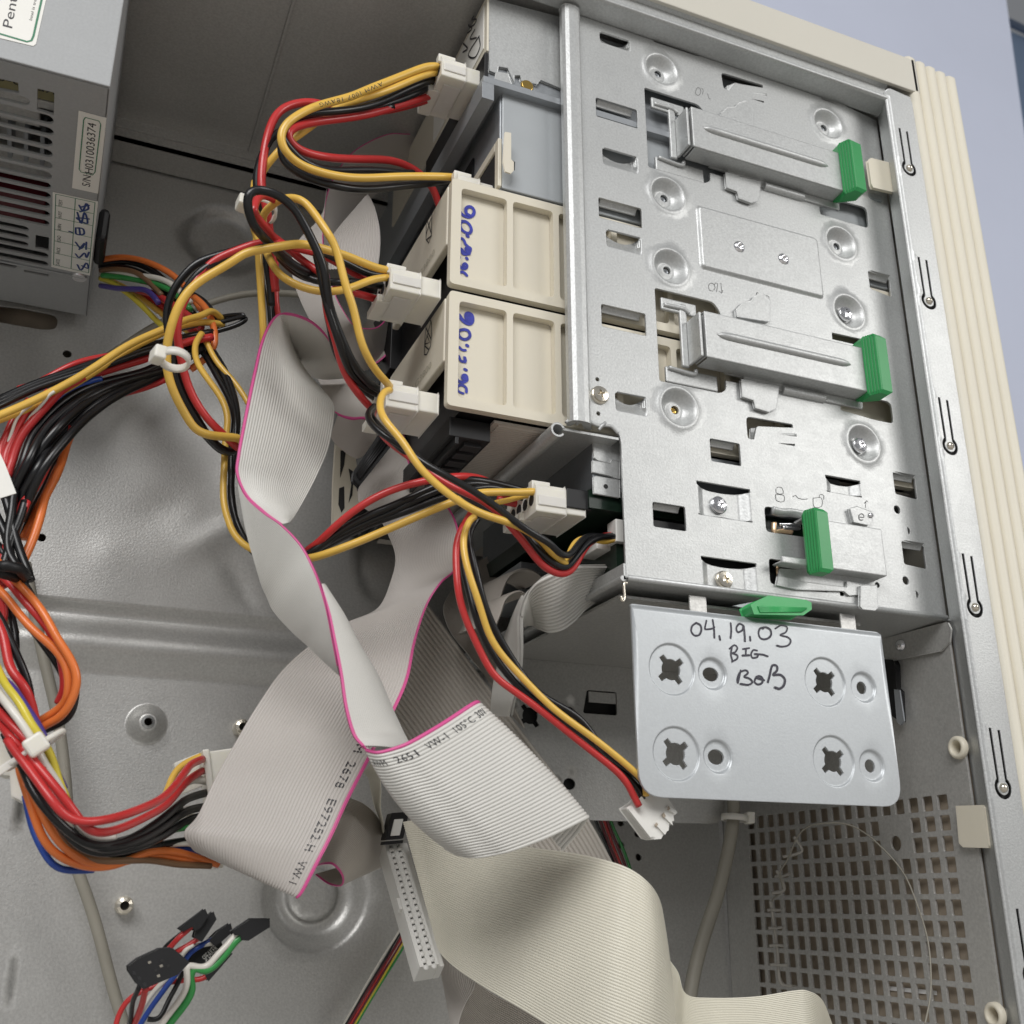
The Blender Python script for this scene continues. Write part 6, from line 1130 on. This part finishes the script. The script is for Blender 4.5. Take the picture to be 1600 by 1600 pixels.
for col_, pts, ys, w_ in (('red', ((-40, 560), (10, 680), (40, 790), (75, 890), (125, 970), (170, 1060), (205, 1160), (225, 1260)), [36, 30, 34], 15), ('black', ((-20, 560), (60, 700), (110, 830), (145, 940), (172, 1040), (190, 1130)), [36, 34, 38], 13), ('black', ((30, 480), (70, 600), (90, 700), (85, 800)), [44, 42], 12), ('red', ((0, 420), (20, 560), (10, 640)), [40, 40], 12), ('brown', ((-20, 560), (80, 620), (95, 700), (60, 560)), [48, 48], 8),
        ('lemon', ((-40, 820), (10, 900), (40, 980), (105, 1065), (165, 1150), (225, 1240), (260, 1330), (310, 1440), (370, 1600)), [34, 24, 22, 26], 13), ('purple', ((-40, 900), (10, 930), (80, 990), (140, 1070), (200, 1170), (240, 1260), (268, 1330), (310, 1440), (355, 1540)), [34, 24, 23, 28], 13), ('white', ((-40, 960), (0, 1010), (65, 1095), (130, 1200), (190, 1290), (250, 1390), (300, 1480), (375, 1620)), [32, 22, 21, 26], 13),
        ('black', ((-40, 1020), (30, 1085), (90, 1170), (150, 1270), (170, 1330)), [34, 27, 27], 12), ('red', ((-40, 1080), (20, 1130), (85, 1200), (140, 1270), (200, 1360), (250, 1430)), [30, 23, 22], 13), ('red', ((-40, 1130), (10, 1185), (60, 1240), (120, 1320), (160, 1390)), [32, 25, 24], 13), ('black', ((20, 1230), (60, 1310), (100, 1390), (140, 1480)), [38, 34], 11)): wire(col_, nz(O, *pts), ys, t, w_)
tc_ = at(*O(195, 1318), 'Y', 25); al_ = (at(*O(260, 1400), 'Y', 25) - at(*O(140, 1230), 'Y', 25)).normalized()
b = MB(); ub = Vector((al_.z, 0, -al_.x)); ub = ub if ub.x > 0 else -ub
b.tube([tc_ + ub * (8.0 * math.cos(a)) + Vector((0, -6.2 * math.sin(a) + 1, 0)) for a in [i * 2 * math.pi / 24 for i in range(25)]], .8, 8, flat=1.0); tt = b.build("cable_tie", MOLEX, t, True)
b = MB(); b.obox(tc_ - ub * 2.4 - al_ * 2.6 + Vector((0, -8.6, 0)), ub * 5.4, al_ * 5.0, Vector((0, 3.6, 0))); b.build("tie_head", MOLEX, tt, bevel=.8)
b = MB(); b.obox(tc_ - ub * 10.5 - al_ * 1.0 + Vector((0, -3, 0)), ub * 6.5, al_ * 2.0, Vector((0, .8, 0))); b.build("tie_tail", MOLEX, tt, bevel=.2)
main = (('red', ((40, 20), (110, 110), (200, 255), (300, 375), (400, 455), (510, 482), (650, 455), (800, 395), (920, 335), (1000, 235), (1060, 160), (1125, 128)), [24, 14, 16, 40, 60], 13.5), ('red', ((120, 60), (200, 140), (290, 270), (385, 400), (470, 490), (560, 540), (680, 515), (820, 445), (940, 375), (1020, 260), (1125, 193)), [22, 16, 20, 44, 62], 13.5),
        ('red', ((90, 60), (150, 130), (230, 260), (330, 390), (430, 480)), [26, 22, 26], 12), ('white', ((230, 100), (290, 220), (380, 430), (450, 520), (540, 570), (640, 560)), [24, 26, 34], 11), ('yellow', ((900, 350), (935, 300), (960, 225), (1010, 160), (1120, 110)), [58, 66], 11),
        ('black', ((60, 60), (120, 170), (190, 300), (290, 440), (400, 560), (520, 610), (680, 590), (820, 520), (960, 415), (1050, 340), (1150, 315)), [30, 22, 26, 46, 64], 14), ('black', ((130, 180), (220, 340), (330, 480), (440, 580), (560, 630), (720, 600), (860, 540), (980, 450), (1070, 405), (1150, 390)), [28, 24, 30, 50, 64], 14), ('black', ((160, 260), (260, 410), (360, 540), (470, 620), (600, 650), (760, 620), (880, 570), (1000, 490), (1080, 455), (1150, 445)), [30, 28, 34, 52, 64], 14),
        ('black', ((420, 500), (520, 580), (640, 600), (760, 560), (900, 480), (1000, 400)), [34, 40, 54], 14), ('black', ((600, 640), (740, 650), (860, 620), (960, 590), (1060, 575), (1150, 570)), [44, 56, 62], 13), ('black', ((300, 520), (400, 610), (500, 655), (620, 665), (760, 640), (900, 600)), [36, 42, 54], 13),
        ('green', ((350, 570), (430, 645), (540, 668), (700, 625), (850, 552), (960, 518), (1060, 508), (1150, 505)), [36, 46, 60], 9.5), ('brown', ((190, 300), (240, 430), (340, 570), (440, 655), (560, 695), (700, 698), (850, 688), (1000, 712), (1170, 722)), [34, 32, 38, 52, 62], 11),
        ('orange', ((100, 100), (118, 200), (145, 330), (205, 500), (285, 620), (385, 700), (500, 735), (650, 715), (780, 655), (900, 638), (1060, 668), (1210, 712)), [36, 32, 36, 50, 64], 13), ('orange', ((110, 150), (160, 280), (240, 440), (330, 580), (430, 680), (540, 720), (720, 690), (860, 650), (1000, 690), (1200, 708)), [34, 30, 36, 52, 64], 13),
        ('blue', ((140, 330), (180, 500), (205, 590), (265, 680), (340, 735), (430, 752), (520, 742)), [40, 38, 42], 11), ('blue', ((900, 620), (1000, 622), (1120, 655)), [56, 62], 11), ('white', ((850, 632), (950, 602), (1060, 603), (1120, 610)), [54, 60], 8), ('white', ((950, 420), (1050, 400), (1140, 410)), [56, 64], 9), ('white', ((980, 300), (1060, 245), (1140, 250)), [56, 64], 13), ('white', ((930, 550), (1060, 430), (1150, 480)), [60, 66], 7))
for col_, pts, ys, w_ in main: wire(col_, nz(Q, *pts), ys, t, w_)
a_ = at(*Q(1120, 80), 'Y', 62); c_ = at(*Q(1200, 740), 'Y', 66); v_ = c_ - a_; u_ = Vector((1, 0, .2)).normalized()
b = MB(); b.obox(a_ + Vector((0, -2, 0)), v_, u_ * 2, Vector((0, 12, 0))); bp2 = b.build("board_plug", MOLEX, t, bevel=.4)
b = MB(); b.obox(a_ + u_ * 2 + Vector((0, -1, 0)) + v_ * .02, v_ * .96, u_ * 13, Vector((0, 10, 0))); b.build("plug_body", MOLEX, bp2, bevel=.4)
b = MB(); b.obox(at(*Q(965, 150), 'Y', 74), at(*Q(1000, 330), 'Y', 74) - at(*Q(965, 150), 'Y', 74), at(*Q(1110, 90), 'Y', 70) - at(*Q(965, 150), 'Y', 74), Vector((0, 2, 0))); b.build("plug_latch", MOLEX, bp2, bevel=.4)
# ---- a second clear plug and the paper tag at the left edge
t = thing("power_plug", "clear plastic plug half out of the picture at the left edge under the cable tie", "plug")
b = MB(); b.prism([at(*O(*q), 'Y', 44) for q in ((-40, 1270), (40, 1270), (90, 1290), (110, 1400), (110, 1450), (30, 1450), (-40, 1420))], (0, 10, 0)); po = b.build("plug_body", MOLEX, t, bevel=.6)
b = MB(); b.prism([at(*O(*q), 'Y', 42) for q in ((60, 1400), (118, 1390), (140, 1590), (125, 1600), (70, 1570))], (0, 8, 0)); b.build("plug_latch", MOLEX, po, bevel=.5)
b = MB(); b.prism([at(*Z3(*q), 'Y', 26) for q in ((-60, 830), (0, 930), (60, 1060), (185, 1385), (90, 1415), (-60, 1460))], (0, .35, 0)); tag(b.build("paper_tag", PAPER), "blank white paper tag sticking in at the left edge in front of the wires", "tag")
# ---- thin leads with black header plugs
def lead(label, wires_, plug, Yp, depth=5, extra=None):
    t = thing("header_lead", label, "header cable", "front panel leads with black plugs")
    b = MB(); b.prism([at(*Q(*q), 'Y', Yp) for q in plug], (0, depth, 0)); o = b.build("header_plug", BLACK, t, bevel=.35)
    if extra: extra(o, Yp)
    for c_, pts, w_, y1 in wires_: wire(c_, nz(Q, *pts), [Yp + 2, (Yp + y1) / 2, y1], t, w_)
    return t
def wins(o, Y):
    for q in ((820, 1255), (855, 1300), (885, 1275), (870, 1330), (890, 1245), (925, 1275)):
        b = MB(); b.obox(at(*Q(*q), 'Y', Y - .15), at(*Q(q[0] + 16, q[1] - 7), 'Y', Y - .15) - at(*Q(*q), 'Y', Y - .15), at(*Q(q[0] + 6, q[1] + 12), 'Y', Y - .15) - at(*Q(*q), 'Y', Y - .15), Vector((0, .4, 0))); b.build("contact_window", NICK if q[0] < 890 and q[1] != 1300 else DARK, o)
    for q in ((735, 1305), (765, 1335), (795, 1370)):
        b = MB(); b.obox(at(*Q(*q), 'Y', Y - .12), at(*Q(q[0] + 17, q[1] + 4), 'Y', Y - .12) - at(*Q(*q), 'Y', Y - .12), at(*Q(q[0] + 4, q[1] + 20), 'Y', Y - .12) - at(*Q(*q), 'Y', Y - .12), Vector((0, .4, 0))); b.build("contact_hole", bpy.data.materials["chip_plastic"], o)
lead("large black header plug with small metal windows, frontmost of the header plugs", (('black', ((775, 1390), (745, 1470), (722, 1560), (710, 1640)), 8, 60), ('red', ((810, 1400), (792, 1480), (760, 1560), (735, 1640)), 10, 60)), ((720, 1285), (770, 1245), (890, 1190), (955, 1185), (1045, 1258), (985, 1320), (800, 1398), (768, 1375), (722, 1305)), 40, 7, wins)
lead("red lead to the black header plug that stands highest beside its twin", (('red', ((1075, 1050), (1040, 1075), (1000, 1115), (960, 1160), (920, 1200)), 8.5, 60), ('black', ((1060, 1060), (990, 1110), (930, 1160), (880, 1230)), 8, 64)), ((1005, 1070), (1085, 1010), (1137, 970), (1150, 1000), (1110, 1060), (1085, 1075), (1070, 1050), (1020, 1080)), 56)
lead("red and white leads to the black header plug right beside the highest one", (('red', ((1110, 1120), (1060, 1150), (1000, 1185), (960, 1215)), 8.5, 62), ('white', ((1075, 1160), (1020, 1200), (1000, 1240)), 7, 62)), ((1100, 1060), (1150, 1010), (1183, 985), (1196, 1018), (1150, 1090), (1120, 1135), (1085, 1115)), 58)
lead("blue and white leads to the slim black header plug in the middle", (('blue', ((1190, 1130), (1140, 1145), (1080, 1185), (1035, 1235), (1000, 1290), (950, 1360), (890, 1440), (820, 1530), (760, 1640)), 8.5, 66), ('white', ((1180, 1150), (1080, 1170), (1010, 1215), (960, 1310), (900, 1375), (830, 1450), (770, 1550), (740, 1640)), 8, 68)), ((1170, 1135), (1215, 1090), (1277, 1050), (1287, 1085), (1225, 1140), (1195, 1160)), 60)
lead("green and white leads to the black header plug farthest right", (('green', ((1352, 1105), (1290, 1160), (1240, 1220), (1190, 1280), (1130, 1312), (1075, 1290), (1062, 1330), (1072, 1380), (1050, 1450), (1000, 1530), (950, 1590), (910, 1640)), 12, 60), ('white', ((1320, 1095), (1255, 1160), (1205, 1225), (1160, 1275), (1110, 1290), (1050, 1262), (1040, 1330), (1025, 1420), (970, 1510), (920, 1570), (870, 1640)), 10, 58)), ((1298, 1088), (1400, 1020), (1492, 1020), (1493, 1058), (1380, 1130), (1345, 1128), (1340, 1100), (1305, 1100)), 54)
def spk(o, Y):
    a, c, u_ = at(*Q(1215, 1185), 'Y', Y - .15), at(*Q(1145, 1255), 'Y', Y - .15), at(*Q(1196, 1168), 'Y', Y - .15); text_on("plug_print", "SPEAKER", c, a - c, Vector((-(a - c).z, 0, (a - c).x)), 2.0, (a - c).length, bpy.data.materials["dark_rail"] if False else PAPER, o)
lead("flat black header plug with SPEAKER printed on it, red lead below", (('red', ((1155, 1330), (1110, 1350), (1040, 1360), (940, 1370), (860, 1385), (760, 1430), (690, 1490), (655, 1560), (640, 1640)), 8.5, 70), ('black', ((1020, 1310), (980, 1380), (945, 1450), (915, 1530), (870, 1580), (820, 1572)), 8, 66)), ((1045, 1255), (1080, 1200), (1150, 1165), (1225, 1150), (1240, 1195), (1282, 1212), (1160, 1352), (1145, 1325), (1165, 1300), (1110, 1285)), 66, 4, spk)
# ---- round grey cables, thin wire, rainbow strip
t = thing("round_cable", "grey round cable running down the left part of the far panel", "cable")
wire(GREYC, [(40, 880), (52, 950), (72, 1040), (90, 1120), (102, 1220), (108, 1290), (118, 1350), (138, 1410), (160, 1480), (178, 1545), (200, 1625)], [142, 138, 138], t, 18, "sheath")
t = thing("round_cable", "thin grey cable passing behind the wire loops under the power supply", "cable")
wire(GREYC, [(140, 575), (197, 538), (240, 510), (292, 486), (350, 466), (402, 457), (470, 460), (520, 470)], [120, 110, 110], t, 11, "sheath")
t = thing("round_cable", "thick grey cable hanging in front of the perforated wall, held by a clear tie", "cable")
wire(GREYC, [(1146, 1240), (1146, 1280), (1138, 1330), (1124, 1390), (1107, 1440), (1092, 1490), (1078, 1550), (1070, 1620)], [100, 94, 90], t, 21, "sheath")
tie(at(1148, 1278, 'Y', 97), (.1, 0, 1), 4.6, t, hd=(1, -.3, 0), w_=2.4)
t = thing("thin_wire", "thin loop of bare wire hanging in front of the perforated wall", "wire")
wire(GREYC, nz(H, (340, 1388), (250, 1380), (232, 1250), (222, 1120), (195, 960), (205, 900), (268, 862), (235, 760), (290, 690), (320, 600), (370, 520), (450, 485), (600, 482), (700, 530), (760, 570), (850, 660), (930, 760), (985, 870), (1030, 1000), (1062, 1120), (1080, 1250), (1086, 1380), (1075, 1480), (1050, 1600)), [96, 90, 60, 30, 24], t, 2.4, "wire_strand")
LOOPM = mat('grille_light_tone', (.42, .40, .36), .5)  # pale bands and ticks below imitate light seen through the grille
wire(LOOPM, nz(H, (310, 1388), (248, 1380), (234, 1300), (228, 1200), (220, 1100), (205, 1000), (190, 915)), [94, 90], t, 5, "grille_light_band")
wire(LOOPM, nz(H, (200, 872), (268, 862), (262, 810), (225, 745)), [88, 86], t, 5.5, "grille_light_band"); wire(LOOPM, nz(H, (260, 670), (330, 660), (372, 640), (320, 560)), [86, 84], t, 4.5, "grille_light_band")
for q in (((190, 1272), (285, 1272)), ((185, 1166), (262, 1166)), ((180, 1068), (258, 1062)), ((175, 968), (250, 966)), ((215, 780), (300, 765))): wire(LOOPM, nz(H, q[0], ((q[0][0] + q[1][0]) / 2, q[0][1] - 2), q[1]), [90, 90], t, 4.5, "grille_light_tick")
t = thing("rainbow_ribbon_cable", "narrow ribbon of grey, black, maroon, yellow and green leads crossing at the bottom", "ribbon cable")
for k, c_ in enumerate(('white', 'black', 'maroon', 'red', 'maroon', 'lemon', 'green')):
    o_ = k * 2.6
    wire(c_, [(632 + o_, 1440 + k * 1.5), (610 + o_, 1478 + k * 1.5), (575 + o_, 1535 + k * 1.5), (530 + o_, 1612 + k * 1.5)], [134, 138], t, 3.6, "lead")
t = thing("rainbow_ribbon_cable", "short stretch of maroon and green leads beside the round holes in the dark panel", "ribbon cable")
for k, c_ in enumerate(('black', 'maroon', 'red', 'maroon', 'green')):
    wire(c_, [(924 + k * 6, 1262), (934 + k * 6, 1290), (950 + k * 6, 1330), (962 + k * 6, 1362)], [128, 132], t, 5, "lead")
